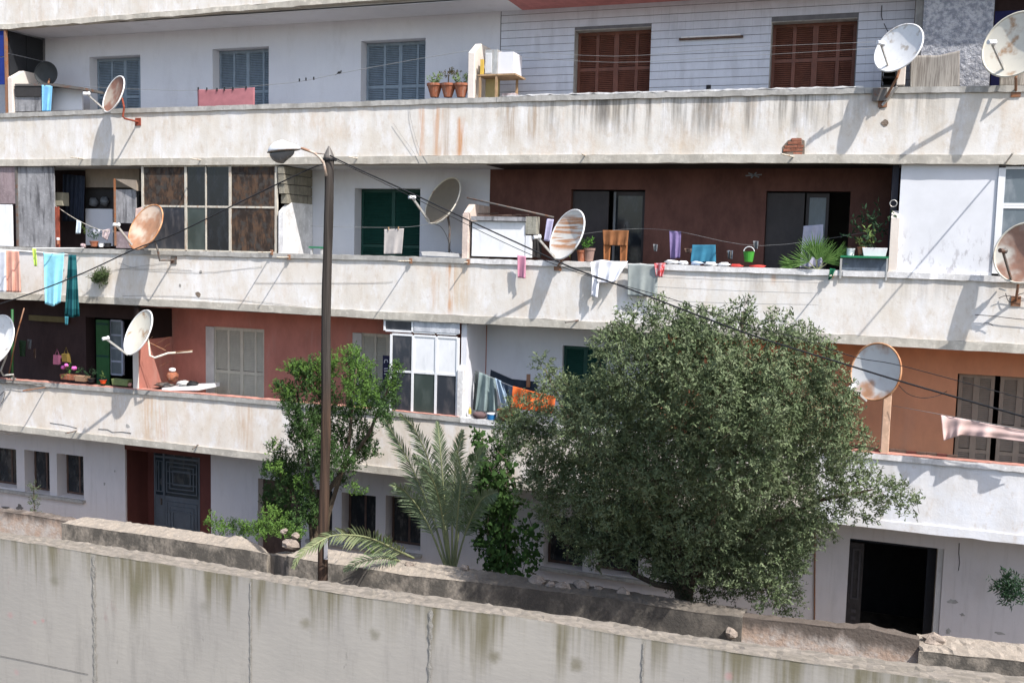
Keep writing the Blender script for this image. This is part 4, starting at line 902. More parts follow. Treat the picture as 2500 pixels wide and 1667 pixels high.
# ================================================================ wooden pole with street lamp
YP = -4.2
t = thing('street_lamp', 'old wooden pole with a white street lamp on a rusty bent arm', 'street lamp', tuple(P(790, 1500, YP)))
px = lambda x, y: P(x, y, YP)
m_pole = NT('pole_wood', .9, .1)
g1 = m_pole.noise((22, 22, .8), 3, 5); m_pole.bump(g1, .02, .8)
m_pole = m_pole.out(m_pole.mix(m_pole.step(m_pole.Z, 5.6, 4.6), m_pole.mix(m_pole.step(g1, .35, .65), (.03, .026, .024), (.062, .054, .048)), m_pole.mix(m_pole.step(g1, .35, .65), (.042, .03, .024), (.088, .056, .04))))
top = px(803, 388); bot = Vector((px(790, 1400).x - .02, YP, 0))
b = MB(); n = 30; pts = [bot + (top - bot) * (i / n) + Vector((.012 * math.sin(i * .5), 0, 0)) for i in range(n + 1)]
b.tube(pts, [.082 - .013 * i / n + .002 * math.sin(i * 1.7) for i in range(n + 1)], 14); b.build('pole', m_pole, t, smooth=True)
b = MB(); b.lathe(top - Vector((0, 0, .01)), [(.085, 0), (.08, .05), (.04, .14), (.008, .2)], 12); b.build('pole_cap', m_iron, t)
b = MB(); b.lathe(top - Vector((0, 0, .03)), [(.088, 0), (.092, .02), (.088, .04)], 12); b.build('cable_band', m_black, t)
b = MB(); arm = [(797, 430), (793, 412), (790, 398), (781, 385), (768, 374), (750, 367), (735, 362)]
b.tube([P(x, y, YP - .1 - i * .03) for i, (x, y) in enumerate(arm)], .020, 8); b.build('arm', rusty('arm_rust', (.45, .38, .32), (.3, .15, .08), .7, 3, 8), t, smooth=True)
b = MB(); b.tube([P(768, 374, YP - .2), P(795, 377, YP)], .008, 6); b.build('stay', m_iron, t)
YL = YP - .35; c0 = P(656, 373, YL); c1 = P(734, 364, YL); ax = (c1 - c0); Ln = ax.length; ax.normalize(); up = Vector((0, 0, 1)); up = (up - ax * up.dot(ax)).normalized(); sd_ = ax.cross(up)
def shell(prof_top, cc, hl, mat_, name, sgn, wf=.5, parent=t):
    b = MB(); N, K = 20, 8; vs_ = []
    for i in range(K + 1):
        th = i / K * math.pi / 2
        for k_ in range(N):
            a = 2 * math.pi * k_ / N; e = math.cos(a)
            wn_ = wf * (1 - .35 * max(0, e))
            vs_.append(cc + ax * (hl * e * math.cos(th)) + sd_ * (wn_ * hl * math.sin(a) * math.cos(th)) + up * (sgn * prof_top * math.sin(th) * (1 - .3 * max(0, e))))
    b.add(vs_, [(i * N + k_, i * N + (k_ + 1) % N, (i + 1) * N + (k_ + 1) % N, (i + 1) * N + k_) for i in range(K) for k_ in range(N)]); return b.build(name, mat_, parent, smooth=True, solid=.006)
mid = c0 + ax * Ln * .48
hd = shell(.16, mid, Ln * .48, m_wclean, 'lamp_head', 1, .5)
shell(.17, c0 + ax * Ln * .42 - up * .01, Ln * .38, glass('lamp_glass', (.12, .12, .12), .2, .5, (.22, .2, .18)), 'lamp_glass', -1, .45, hd)
b = MB(); pts = [mid + ax * (Ln * .5 * math.cos(a)) + sd_ * (.5 * Ln * .5 * math.sin(a) * (1 - .35 * max(0, math.cos(a)))) for a in [2 * math.pi * k_ / 24 for k_ in range(25)]]; b.tube(pts, .007, 6, False); b.build('lamp_rim', m_iron, hd)
b = MB(); b.tube([P(812, 385, YP), P(820, 392, YP)], .02, 8); b.build('insulator', m_black, t)
b = MB(); q0 = P(795, 1345, YP - .1); b.box((q0.x - .03, YP - .1, q0.z - .13), (q0.x + .03, YP - .085, q0.z + .2)); b.build('number_plate', plain('plate_grey', (.4, .4, .42), .5, .2), t)

# ================================================================ sheds, shelves, tables, junk on the balconies
def pbox(b, x0, y0, x1, y1, Ya, Yb, j=0):
    ym, xm = (y0 + y1) / 2, (x0 + x1) / 2; a = P(x0, ym, Ya).x; c = P(x1, ym, Ya).x; zt = P(xm, y0, Ya).z; zb = P(xm, y1, Ya).z
    b.box((a, Ya, zb), (c, Yb, zt), j); return b
t = thing('balcony_shed', 'whitewashed shed with junk on its roof on the middle balcony', 'shed', tuple(P(1215, 628, .05)))
b = pbox(MB(), 1152, 541, 1282, 627, .04, .1); b.build('front_panel', m_wclean, t, bevel=.004)
b = pbox(MB(), 1282.5, 575, 1296, 629, .03, .12); b.build('corner_post', m_wclean, t)
b = pbox(MB(), 1150, 529, 1284, 540, -.02, .75, .012); b.build('roof_sheet', m_weath, t)
b = pbox(MB(), 1283, 529, 1309, 572, .02, .22); b.build('concrete_block', concrete('block_pale', (.33, .32, .27), 71, sc=6), t)
pbox(MB(), 1150, 541, 1153, 628, .1, .8).build('side_panel', m_dark, t); pbox(MB(), 1284, 573, 1295, 628, .13, .8).build('side_panel', m_dark, t)
b = MB()
for i in range(9): 
    x = random.uniform(1160, 1265); c = P(x, random.uniform(522, 529), random.uniform(.1, .5)); b.bar(c, c + Vector((random.uniform(.2, .5), random.uniform(-.1, .1), random.uniform(-.01, .04))), .03, .015)
tag(b.build('scrap_wood', m_shold), 'pile of old sticks and rags on the roof of the white shed', 'scrap')
wire('scaffold_pole', 'long dark pole lying across the shed roof', [(1140, 483, -.1), (1352, 531, .1)], .02, m_iron, 'pole')
t = thing('balcony_shed', 'low shed with a dark sagging roof board at the top left', 'shed', tuple(P(110, 270, .05)))
pbox(MB(), 37, 212, 103, 272, .05, .1).build('front_panel', m_weath, t)
b = MB(); b.prism([P(36, 205, .0), P(36, 210, .0), P(125, 210, .0), P(204, 220, .0), P(204, 214, .0), P(140, 205, .0)], (0, .7, 0)); b.build('roof_board', m_iron, t)
pbox(MB(), 104, 215, 200, 270, .3, .34).build('rear_panel', m_white, t)
b = MB(); pbox(b, 36, 210, 100, 236, .02, .049, .01); b.build('tarpaulin', m_dark, t)
# top left partition screen
t = thing('partition_screen', 'dark panelled screen with blue cloth at the top left corner', 'screen', tuple(P(15, 150, .1)))
m_blue = fabric('blue_tarpaulin', (.02, .04, .2), 40)
for i_, (y0, y1) in enumerate(((78, 140), (142, 208))):
    b = MB(); pbox(b, -60, y0, 12, y1, .03, .05); b.build('blue_panel', m_blue, t)
b = MB(); xx = P(15, 150, .03).x; b.box((xx - .02, .0, 10.1), (xx + .03, .06, 11.97)); b.build('post', m_rustm, t)
for i_ in range(2):
    for k_ in range(2):
        b = MB(); b.box((xx - .01, .1 + .5 * i_, 10.95 + .5 * k_), (xx + .02, .58 + .5 * i_, 11.43 + .5 * k_)); b.build('dark_panel', plain('dark_panel', (.02, .022, .026), .6, .2), t)
b = MB(); b.box((xx - .02, .1, 10.1), (xx + .01, DL, 10.94)); b.build('lower_panel', m_creamrev, t)
# shelf with water heater box, top middle
t = thing('wooden_shelf', 'open wooden shelf beside the white partition on the top balcony', 'shelf', tuple(P(1215, 238, .1)))
b = MB(); a0 = P(1170, 187, .05); a1 = P(1262, 187, .05); 
for x in (1172, 1212): c = P(x, 210, .05); b.box((c.x - .02, .03, 10.1), (c.x + .02, .07, a0.z))
c = P(1262, 210, .5); b.box((c.x - .02, .48, 10.1), (c.x + .02, .52, a0.z)); b.build('upright', m_wood, t)
b = MB(); b.box((a0.x - .02, .02, a0.z), (a0.x + .72, .6, a0.z + .03)); b.build('top_board', m_wood, t)
b = MB(); b.box((a0.x + .03, .3, 10.1), (a0.x + .3, .33, a0.z - .01)); b.build('back_board', plain('board_ochre', (.42, .34, .16), .8, .2), t)
b = MB(); c = P(1240, 228, .3); b.box((c.x - .1, .25, 10.12), (c.x + .16, .45, 10.26)); tag(b.build('box', plain('carton_red_white', (.6, .5, .5), .7, .4, 12)), 'small red and white box on the lower shelf', 'box')
b = MB(); c = P(1197, 180, .08); w = P(1214, 150, .08).x; b.box((P(1184, 150, .08).x, .08, a0.z + .031), (w, .55, P(1195, 122, .08).z)); tb = b.build('metal_cabinet', m_galv)
tag(tb, 'pale metal cabinet standing on the wooden shelf', 'cabinet'); tb['_w'] = (0, 0, 0)
b = MB()
for i in range(7): b.box((P(1186, 150, .08).x + .0 + i * .018, .068, a0.z + .06), (P(1186, 150, .08).x + .01 + i * .018, .0795, P(1195, 126, .08).z - .03))
b.build('ribbed_front', m_wclean, tb)
b = MB(); b.box((w + .004, .12, a0.z + .031), (w + .3, .6, P(1195, 128, .08).z)); b.build('cabinet_side', m_copr if False else m_lav, tb)
b = MB(); c = P(1176, 186, .06); b.box((c.x - .025, .04, a0.z + .031), (c.x + .03, .1, P(1176, 146, .06).z)); tag(b.build('board', plain('paint_yellow', (.62, .42, .08), .6, .15)), 'yellow board standing between the partition and metal cabinet', 'board')
# fluorescent tube on the tiled wall and vent
t = thing('strip_light', 'long fluorescent strip light on the white tiled wall', 'light', tuple(P(1735, 92, DL)))
p0, p1 = P(1658, 95, DL - .05), P(1814, 87, DL - .05); zz = (p0.z + p1.z) / 2
b = MB(); b.box((p0.x, DL - .07, zz - .03), (p1.x, DL - .01, zz + .0)); b.build('housing', m_shold, t)
b = MB(); b.tube([(p0.x + .04, DL - .075, zz + .015), (p1.x - .04, DL - .075, zz + .015)], .016, 8); b.build('tube', m_wclean, t)
b = MB(); c = P(1730, 213, DL - .012); b.box((c.x - .04, DL - .03, c.z - .035), (c.x + .04, DL - .009, c.z + .035)); tag(b.build('socket_box', m_black), 'small black box low on the tiled wall', 'box')
# bamboo mat on roughcast pillar, black crate
m_mat = NT('reed_mat', .9, .1); m_mat = m_mat.out(m_mat.mix(m_mat.step(m_mat.noise((60, 60, 1.5), 3), .4, .6), (.2, .18, .16), (.32, .3, .27)))
cloth('reed_mat', 'grey reed mat sagging against the roughcast pillar', 'mat', [(2222, 136), (2290, 136), (2343, 124)], [(2222, 216), (2260, 226), (2343, 212)], .02, m_mat, .01, 1.2, 26, 14, th=.01)
cloth('reed_mat', 'grey reed mat behind the dish at the top right corner', 'mat', [(2440, 175), (2560, 160)], [(2440, 209), (2560, 209)], .1, m_mat, .01, 2)
t = thing('black_crate', 'black shelf crate in the shade under the clean white dish', 'crate', tuple(P(2165, 210, .2)))
b = MB(); pbox(b, 2152, 150, 2192, 158, .15, .5); pbox(b, 2152, 186, 2192, 191, .15, .5); pbox(b, 2152, 208, 2192, 213, .15, .5); pbox(b, 2152, 158.5, 2156, 207.5, .15, .5); pbox(b, 2188, 158.5, 2192, 207.5, .15, .5); b.build('frame', m_black, t)
b = MB(); pbox(b, 2157, 158.5, 2187, 207.5, .46, .49); b.build('back', m_black, t)
b = MB(); c = P(2146, 232, -.05); b.box((c.x - .1, -.1, c.z - .1), (c.x + .12, -.039, c.z + .1)); tag(b.build('junction_box', m_iron), 'dark junction box clamped on the top right coping', 'box')
b = MB(); c = P(2178, 248, -.03); b.bar(P(2190, 212, -.1), P(2155, 258, -.02), .06, .03); tag(b.build('clamp_bar', m_galv), 'pale metal clamp under the clean white dish', 'bracket')
# trough table at the right of the dark red loggia
t = thing('planter_table', 'grey covered table with green edges straddling the middle coping', 'table', tuple(P(2110, 660, 0)))
m_grn = plain('green_edge', (.02, .2, .09), .5, .2); m_slate = plain('sheet_slate', (.12, .15, .19), .35, .4, 6)
b = MB(); pbox(b, 2052, 625, 2170, 630, -.05, .4); b.build('top', m_grn, t)
b = MB(); pbox(b, 2056, 631, 2166, 661, .02, .05); b.build('front_cloth', m_slate, t)
pbox(MB(), 2050, 631, 2055, 680, -.06, -.04).build('leg', m_galv, t); pbox(MB(), 2163, 631, 2167, 685, -.06, -.04).build('leg', m_galv, t)
b = MB(); pbox(b, 2058, 662, 2162, 676, -.05, -.041); b.build('lower_panel', m_copw, t)
cloth('cloth', 'dark green cloth hanging at the corner of the trough table', 'cloth', [(2026, 655), (2040, 657)], [(2022, 684), (2030, 680)], -.1, fabric('cloth_green', (.02, .13, .07), 50), .02, 1, 8, 8)
# bathroom style shelf in the dark loggia, first-floor marble slab etc.
b = MB(); b.prism([P(868 + 160, 614, .05), P(868 + 163, 624, .05), P(1125, 628, .05), P(1118, 619, .05)], (0, .5, 0)); tag(b.build('board', m_creamrev), 'cream board lying on the coping under the brown dish', 'board')
t = thing('white_table', 'white slab top resting behind the lower coping by the terracotta wall', 'table', tuple(P(440, 940, .2)))
b = MB(); b.prism([P(395, 953, .12), P(395, 947, .12), P(484, 943, .12), P(484, 953, .12)], (0, .75, 0)); b.build('top', m_wclean, t)
b = MB(); c = P(470, 953, .3); b.box((c.x - .03, .3, 3.12), (c.x + .03, .36, P(440, 953, .3).z)); b.build('leg', m_iron, t)
def blobthing(name, label, cat, x, y, Y, r, m, jit=.2, grp=None):
    c = P(x, y, Y); b = MB(); b.blob(c, r, 12, 8, jit); return tag(b.build(name, m, smooth=True), label, cat, grp)
blobthing('rag', 'pale crumpled rag on the white slab table', 'rag', 448, 936, .35, (.16, .1, .06), m_creamrev, .3); blobthing('rag', 'black crumpled bag at the end of the slab table', 'bag', 470, 938, .35, (.13, .1, .07), m_black, .3)
blobthing('rag', 'dark heap of rags at the left of the slab table', 'rags', 402, 940, .3, (.2, .12, .05), m_iron, .4)
blobthing('bundle', 'maroon bundle on the lower coping by the jeans', 'bundle', 1170, 1013, .05, (.14, .1, .07), plain('bundle_maroon', (.14, .09, .09), .8, .3), .15)

def lathe_thing(name, label, cat, x, yb, Y, prof, m, grp=None, parts=(), n=18):
    c = P(x, yb, Y); t = thing(name, label, cat, tuple(c), grp); b = MB(); b.lathe(c, prof, n); b.build('body', m, t, smooth=True, bevel=0)
    return t, c
def pot(x, yb, Y, label, r=.11, h=.19, m=None, grp='flower pots standing on the copings', name='flower_pot', flare=.72, soil=True, cat='flower pot'):
    c = P(x, yb, Y); t = thing(name, label, cat, tuple(c), grp); b = MB()
    b.lathe(c, [(r * flare, 0), (r * .98, h * .82), (r * 1.08, h * .83), (r * 1.1, h), (r * .95, h), (r * .9, h * .9)], 18); b.build('pot', m or m_terrapot, t)
    if soil: b = MB(); b.lathe(c + Vector((0, 0, h * .88)), [(0, -.01), (r * .93, -.01), (r * .93, .012), (0, .014)], 16); b.build('soil', m_soil, t)
    return t, c + Vector((0, 0, h))

# ================================================================ foliage
def leaves_mesh(name, pts, dirs, lens, wids, m, parent, kind=None, droop=.15):
    dirs, nrm_ = dirs if isinstance(dirs, tuple) else (dirs, None)
    """diamond leaves folded along the midrib"""
    n = len(pts); pts = np.asarray(pts, dtype=np.float64); d = np.asarray(dirs, float); d /= np.linalg.norm(d, axis=1)[:, None]
    r = RNG.normal(size=(n, 3)); r = r if nrm_ is None else nrm_ / (np.linalg.norm(nrm_, axis=1)[:, None] + 1e-9) + r * .33; s = np.cross(d, r); s /= np.linalg.norm(s, axis=1)[:, None] + 1e-9; u = np.cross(s, d)
    L = np.asarray(lens)[:, None]; W = np.asarray(wids)[:, None]
    v0 = pts; v1 = pts + d * L * .45 + s * W * .5 + u * W * .12; v2 = pts + d * L - u * L * droop; v3 = pts + d * L * .45 - s * W * .5 + u * W * .12
    V = np.stack([v0, v1, v2, v3], 1).reshape(-1, 3)
    off = np.array(parent['_w'] if parent is not None else (0, 0, 0)); V = V - off
    me = bpy.data.meshes.new(name); me.vertices.add(4 * n); me.vertices.foreach_set('co', V.ravel())
    idx = np.arange(n) * 4; T = np.stack([idx, idx + 1, idx + 2, idx, idx + 2, idx + 3], 1).ravel()
    me.loops.add(6 * n); me.loops.foreach_set('vertex_index', T); me.polygons.add(2 * n); me.polygons.foreach_set('loop_start', np.arange(2 * n) * 3); me.polygons.foreach_set('loop_total', np.full(2 * n, 3))
    me.update(); me.materials.append(m); o = bpy.data.objects.new(name, me); C.objects.link(o)
    if parent is not None: o.parent = parent
    o['_w'] = tuple(off)
    if kind: o['kind'] = kind
    return o
def clump_leaves(clumps, dens, L, W, outward=.6, up=.3, shell=.5, Lj=.3, twig=None):
    """clumps: (centre, radii vec) -> leaf positions and directions, in little sprays"""
    PT, DR, NR = [], [], []
    for c, r in clumps:
        c = np.array(c); r = np.array(r); vol = r[0] * r[1] * r[2]; n = int(dens * vol ** (2 / 3)); ns = max(3, n // 9)
        q = RNG.normal(size=(ns, 3)); q /= np.linalg.norm(q, axis=1)[:, None]
        rad = (shell + (1 - shell) * RNG.random(ns)) ** .7 * (1 + RNG.normal(size=ns) * .09)
        sp = c + q * rad[:, None] * r; sd = q * outward + np.array([0, 0, up]) + RNG.normal(size=(ns, 3)) * .35; sd /= np.linalg.norm(sd, axis=1)[:, None]; sn_ = RNG.normal(size=(ns, 3)) * .35
        for k_ in range(9):
            t_ = k_ / 9; PT.append(sp + sd * (t_ * L * 2.4) + RNG.normal(size=(ns, 3)) * L * .12); DR.append(sd * .7 + RNG.normal(size=(ns, 3)) * .6); NR.append(q * .9 + np.array([0, 0, .35]) + sn_)
        if twig is not None:
            for i in range(0, ns, 9): twig.append((sp[i] - sd[i] * L * 2, sp[i] + sd[i] * L * 2.4))
    PT = np.concatenate(PT); DR = np.concatenate(DR); NR = np.concatenate(NR); n = len(PT)
    return PT, (DR, NR), L * (1 + RNG.normal(size=n) * Lj * .5).clip(.4, 1.7), np.full(n, W) * (1 + RNG.normal(size=n) * .2).clip(.5, 1.5)
def twigs(name, tw, r, m, parent):
    b = MB()
    for p, q in tw:
        p = Vector(p); q = Vector(q); d = (q - p).normalized(); u = d.orthogonal().normalized() * r; v = d.cross(u)
        b.add([p + u, p - u * .5 + v * .87, p - u * .5 - v * .87, q], [(0, 1, 3), (1, 2, 3), (2, 0, 3)])
    return b.build(name, m, parent, kind='stuff')
def pclump(x, y, rx, ry, Y, ryy=None):
    s = pm(x, y, Y); return (P(x, y, Y), (rx * s * 1.03, (ryy if ryy is not None else (rx + ry) / 2 * s * .8), ry * s))

m_bark = concrete('bark', (.11, .085, .06), 90, (.04, .03, .025), .6, 5, .03)
# ---- olive tree
ol = thing('olive_tree', 'large bushy grey green olive tree rising over the garden wall', 'tree', (P(1690, 1430, -2.3).x, -2.3, 0))
m_olive = leafmat('olive_leaf', (.125, .168, .078), (.21, .25, .145), (.06, .09, .04), 3, 7, .18, .5)
YO = -3.0; cl = []
body = [(1690, 1090, 280, 250, YO, 1.5), (1560, 980, 150, 130, YO - .2, 1.0), (1780, 960, 190, 160, YO, 1.2), (1900, 1100, 130, 190, YO, 1.2), (1470, 1120, 150, 150, YO - .1, 1.1), (1640, 1300, 200, 110, YO, 1.2), (1840, 1280, 130, 150, YO, 1.0)]
bumps = [(1815, 765, 26, 34), (1640, 785, 60, 36), (1730, 800, 70, 40), (1900, 800, 50, 34), (1960, 820, 36, 30), (1560, 810, 60, 40), (1500, 840, 55, 42), (1328, 900, 26, 34), (1345, 945, 34, 28), (1420, 975, 44, 40), (1385, 940, 30, 22), (1475, 945, 50, 46),
         (1280, 1010, 60, 50), (1300, 1080, 60, 55), (1250, 1040, 40, 40), (1340, 1150, 60, 55), (1310, 1200, 55, 45), (1370, 1250, 60, 60), (1420, 1300, 55, 50), (1480, 1330, 60, 50), (1580, 1360, 70, 45), (1660, 1400, 70, 40), (1750, 1420, 60, 44),
         (1980, 880, 70, 60), (2030, 930, 45, 55), (2040, 990, 50, 50), (2020, 1060, 55, 60), (2060, 1100, 50, 40), (2000, 1150, 70, 60), (2080, 1160, 60, 40), (2140, 1190, 50, 36), (2190, 1210, 45, 34), (2222, 1235, 24, 22), (2100, 1240, 60, 34), (2010, 1240, 60, 40),
         (1960, 1290, 50, 60), (1930, 1360, 45, 55), (1900, 1430, 50, 50), (1920, 1470, 36, 32), (1860, 1450, 40, 40), (1990, 1300, 24, 34), (1800, 1400, 50, 50), (1700, 880, 120, 90), (1850, 880, 110, 80), (1560, 900, 110, 90), (1700, 1000, 150, 110), (1600, 1120, 130, 110), (1800, 1120, 150, 130), (1450, 1020, 110, 90), (1500, 1200, 110, 100), (1700, 1250, 140, 100), (1850, 1000, 120, 100), (1640, 850, 60, 45), (2000, 1000, 60, 60), (1410, 1180, 60, 60)]
for (x, y, rx, ry) in bumps:
    dx = (x - 1690) / 430; dy = (y - 1110) / 360; q = max(0, 1 - dx * dx - dy * dy); yy = YO - 1.25 * math.sqrt(q) * random.uniform(.75, 1.05) + random.uniform(-.15, .15)
    cl.append(pclump(x, y, rx * .92, ry * .92, yy))
for i in range(42):
    a = i * 2.39996; r_ = math.sqrt((i + .5) / 42); x = 1690 + math.cos(a) * r_ * 350; y = 1090 + math.sin(a) * r_ * 290; q = max(0, 1 - r_ * r_)
    yy = YO - 1.5 * math.sqrt(q) * random.uniform(.35, 1.25); cl.append(pclump(x, y, random.uniform(32, 62), random.uniform(30, 50), yy))
for (x, y) in ((1620, 1330), (1700, 1340), (1780, 1350), (1850, 1340), (1900, 1390), (1800, 1300), (1560, 1300), (1690, 1290), (1870, 1300), (1740, 1395), (1830, 1400), (1930, 1330)): cl.append(pclump(x, y, 46, 42, YO + random.uniform(-.5, .5)))
for i in range(40):
    a = i * 2.39996; r_ = math.sqrt((i + .5) / 40) * .86; x = 1700 + math.cos(a) * r_ * 360; y = 1120 + math.sin(a) * r_ * 290
    cl.append(pclump(x, y, 70, 60, YO + random.uniform(.2, 1.2)))
for i in range(90):
    a = 6.283 * i / 90 + random.uniform(-.05, .05); e = random.uniform(.96, 1.13); x = 1690 + math.cos(a) * e * 372; y = 1105 + math.sin(a) * e * 322
    if y > 1400: continue
    cl.append(pclump(x, y, random.uniform(12, 24), random.uniform(14, 30), YO + random.uniform(-.5, .3)))
cl2 = []
for (c, r) in cl:
    d_ = c - Vector((0, -CAMD, CAMZ)); px_ = 1250 + F * d_.dot(rt) / d_.dot(fw); py_ = 833.5 + F * d_.dot(dn) / d_.dot(fw)
    if px_ < 1480 and py_ < 935 and not (px_ < 1345 and py_ > 885): continue
    sh = (py_ - 1060) / 340 * 1.35; q_ = P(px_, py_, c.y + sh); k_ = (q_ - Vector((0, -CAMD, CAMZ))).length / d_.length
    cl2.append((q_, tuple(v * k_ for v in r)))
cl = cl2 + [pclump(x, y, 40, 34, -2.7 + random.uniform(-.3, .2)) for x, y in ((1640, 1380), (1700, 1390), (1770, 1400), (1820, 1370), (1600, 1340), (1660, 1330), (1740, 1340), (1800, 1320), (1860, 1390), (1500, 1290), (1550, 1330), (1880, 1440), (1900, 1340))]
cl += [pclump(x, y, 30, 26, -4.6 + random.uniform(-.3, .3)) for x, y in ((1760, 905), (1820, 960), (1700, 930), (1880, 1010), (1640, 1000), (1900, 930), (1780, 1040))]
tw = []; PT, DR, LL, WW = clump_leaves(cl, 14500, .056, .021, .6, .3, .55, twig=tw)
OL_N = len(PT); leaves_mesh('crown', PT, DR, LL, WW, m_olive, ol)
twigs('twigs', tw, .004, m_bark, ol)
tb_ = Vector((P(1690, 1430, -2.3).x, -2.3, 0)); 
b = MB(); b.tube([tb_, tb_ + Vector((.05, 0, 1.2)), P(1660, 1400, -2.35), P(1640, 1300, -2.7)], [.2, .16, .13, .09], 10); b.build('trunk', m_bark, ol, smooth=True)
for pts in ([(1690, 1440), (1600, 1425), (1545, 1400), (1510, 1355)], [(1680, 1470), (1700, 1350), (1780, 1200), (1850, 1050)], [(1650, 1380), (1640, 1200), (1600, 1000), (1580, 860)], [(1700, 1400), (1850, 1300), (2000, 1220), (2130, 1195)], [(1640, 1300), (1500, 1150), (1400, 1050), (1330, 900)], [(1780, 1200), (1810, 950), (1815, 760)]):
    q = [P(x, y, -2.4 + (YO + .5 + 2.4) * i_ / 3 + random.uniform(-.1, .1)) for i_, (x, y) in enumerate(pts)]; b = MB(); b.tube(q, [.06, .05, .035, .015][:len(q)], 8); b.build('limb', m_bark, ol, smooth=True)
dbush = thing('dry_bush', 'dark scrubby growth at the foot of the olive tree on the wall', 'bush', tuple(P(1700, 1460, -2.6)))
PT, DR, LL, WW = clump_leaves([pclump(1700, 1455, 45, 22, -2.7), pclump(1660, 1440, 30, 18, -2.6), pclump(1790, 1440, 20, 30, -2.5)], 14000, .04, .015); leaves_mesh('crown', PT, DR, LL, WW, leafmat('leaf_dark', (.03, .04, .02), (.05, .055, .03)), dbush)

# ---- bush behind the lamp pole
YB = -1.6; bu = thing('evergreen_tree', 'dark green upright evergreen with bright tips behind the lamp pole', 'tree', (P(780, 1330, YB).x, YB, 0))
m_ever = leafmat('evergreen_leaf', (.045, .09, .03), (.075, .135, .04), (.03, .06, .02), 5, 12, .18, .5); m_tip = leafmat('evergreen_tip', (.13, .235, .05), (.1, .19, .045), (.16, .27, .06), 6, 16, .3, .5)
bs = [(800, 905, 44, 40), (860, 880, 34, 36), (870, 930, 60, 60), (905, 960, 40, 60), (760, 930, 30, 60), (738, 925, 30, 46), (718, 905, 26, 22), (705, 968, 34, 34), (718, 1010, 36, 46), (745, 1020, 50, 70), (800, 1000, 60, 70), (860, 1010, 60, 60), (925, 1000, 34, 50), (945, 960, 26, 40), (968, 915, 22, 30), (962, 950, 20, 40),
      (685, 950, 24, 20), (700, 990, 26, 30), (720, 1070, 40, 40), (760, 1090, 60, 50), (830, 1080, 60, 50), (890, 1070, 44, 44), (912, 1100, 26, 20), (850, 1130, 44, 34), (780, 1150, 50, 44), (730, 1130, 34, 40), (663, 1098, 10, 24), (690, 1115, 14, 34), (680, 1145, 36, 44), (660, 1150, 34, 30), (700, 1200, 46, 50), (660, 1220, 36, 40), (740, 1220, 40, 44), (690, 1260, 50, 40), (640, 1290, 44, 26), (740, 1180, 40, 50), (830, 1180, 30, 24), (600, 1300, 30, 14)]
bs += [(780, 1050, 50, 60), (700, 1160, 40, 50), (760, 1250, 50, 50), (720, 1290, 50, 36), (940, 1020, 36, 34), (880, 1110, 50, 30), (800, 1120, 60, 60), (960, 985, 18, 30)]
cl = [pclump(x, y, rx * .54, ry * .95, YB + random.uniform(-.6, .45)) for x, y, rx, ry in bs]
PT, DR, LL, WW = clump_leaves(cl, 21000, .05, .021, .4, .85, .2); leaves_mesh('crown', PT, DR, LL, WW, m_ever, bu)
tips = [(705, 960, 22, 18), (752, 905, 16, 16), (820, 878, 20, 18), (895, 895, 16, 16), (955, 940, 14, 18), (785, 950, 20, 20), (668, 1095, 10, 18), (800, 893, 36, 24), (858, 868, 30, 22), (870, 910, 34, 26), (738, 905, 26, 22), (718, 897, 22, 14), (682, 946, 22, 14), (880, 980, 24, 22), (905, 940, 16, 18), (968, 905, 20, 14), (745, 925, 22, 26), (700, 905, 14, 12), (870, 1198, 26, 18), (740, 1185, 24, 22), (800, 915, 20, 40), (850, 950, 22, 30), (670, 1150, 24, 18), (925, 965, 14, 16)]
cl = [pclump(x, y, rx, ry, YB - .4) for x, y, rx, ry in tips]; PT, DR, LL, WW = clump_leaves(cl, 11000, .05, .019, .45, .8, .3); leaves_mesh('new_growth', PT, DR, LL, WW, m_tip, bu)
q0 = Vector((P(780, 1330, YB).x, YB, 0))
for pts in ([(790, 1250), (795, 1100), (800, 930)], [(770, 1260), (750, 1120), (720, 920)], [(800, 1260), (850, 1100), (870, 900)], [(800, 1200), (900, 1060), (960, 920)], [(760, 1280), (690, 1180), (668, 1100)]):
    b = MB(); b.tube([q0] + [P(x, y, YB) for x, y in pts], [.07, .05, .035, .012], 8); b.build('stem' if len(pts) < 9 else 'trunk', m_bark, bu, smooth=True)
lb = thing('low_shrub', 'bright green low shrub on the garden wall left of the pole', 'shrub', tuple(P(650, 1290, -2.4)))
cl = [pclump(x, y, rx, ry, Y) for x, y, rx, ry, Y in ((515, 1272, 20, 18, -2.4), (540, 1290, 40, 18, -2.4), (590, 1300, 40, 20, -2.3), (665, 1270, 40, 34, -2.4), (640, 1300, 40, 24, -2.5), (690, 1300, 30, 24, -2.5), (725, 1300, 24, 16, -2.6), (560, 1285, 50, 14, -2.3))]
PT, DR, LL, WW = clump_leaves(cl, 11000, .045, .017, .4, .9, .3); leaves_mesh('crown', PT, DR, LL, WW, m_tip, lb)
PT, DR, LL, WW = clump_leaves([pclump(930, 1335, 36, 22, -2.7), pclump(905, 1340, 20, 14, -2.7)], 12000, .04, .014, .4, .6, .3); g_ = thing('low_shrub', 'small grassy tuft under the drooping palm frond', 'shrub', tuple(P(930, 1350, -2.7))); leaves_mesh('crown', PT, DR, LL, WW, m_tip, g_)

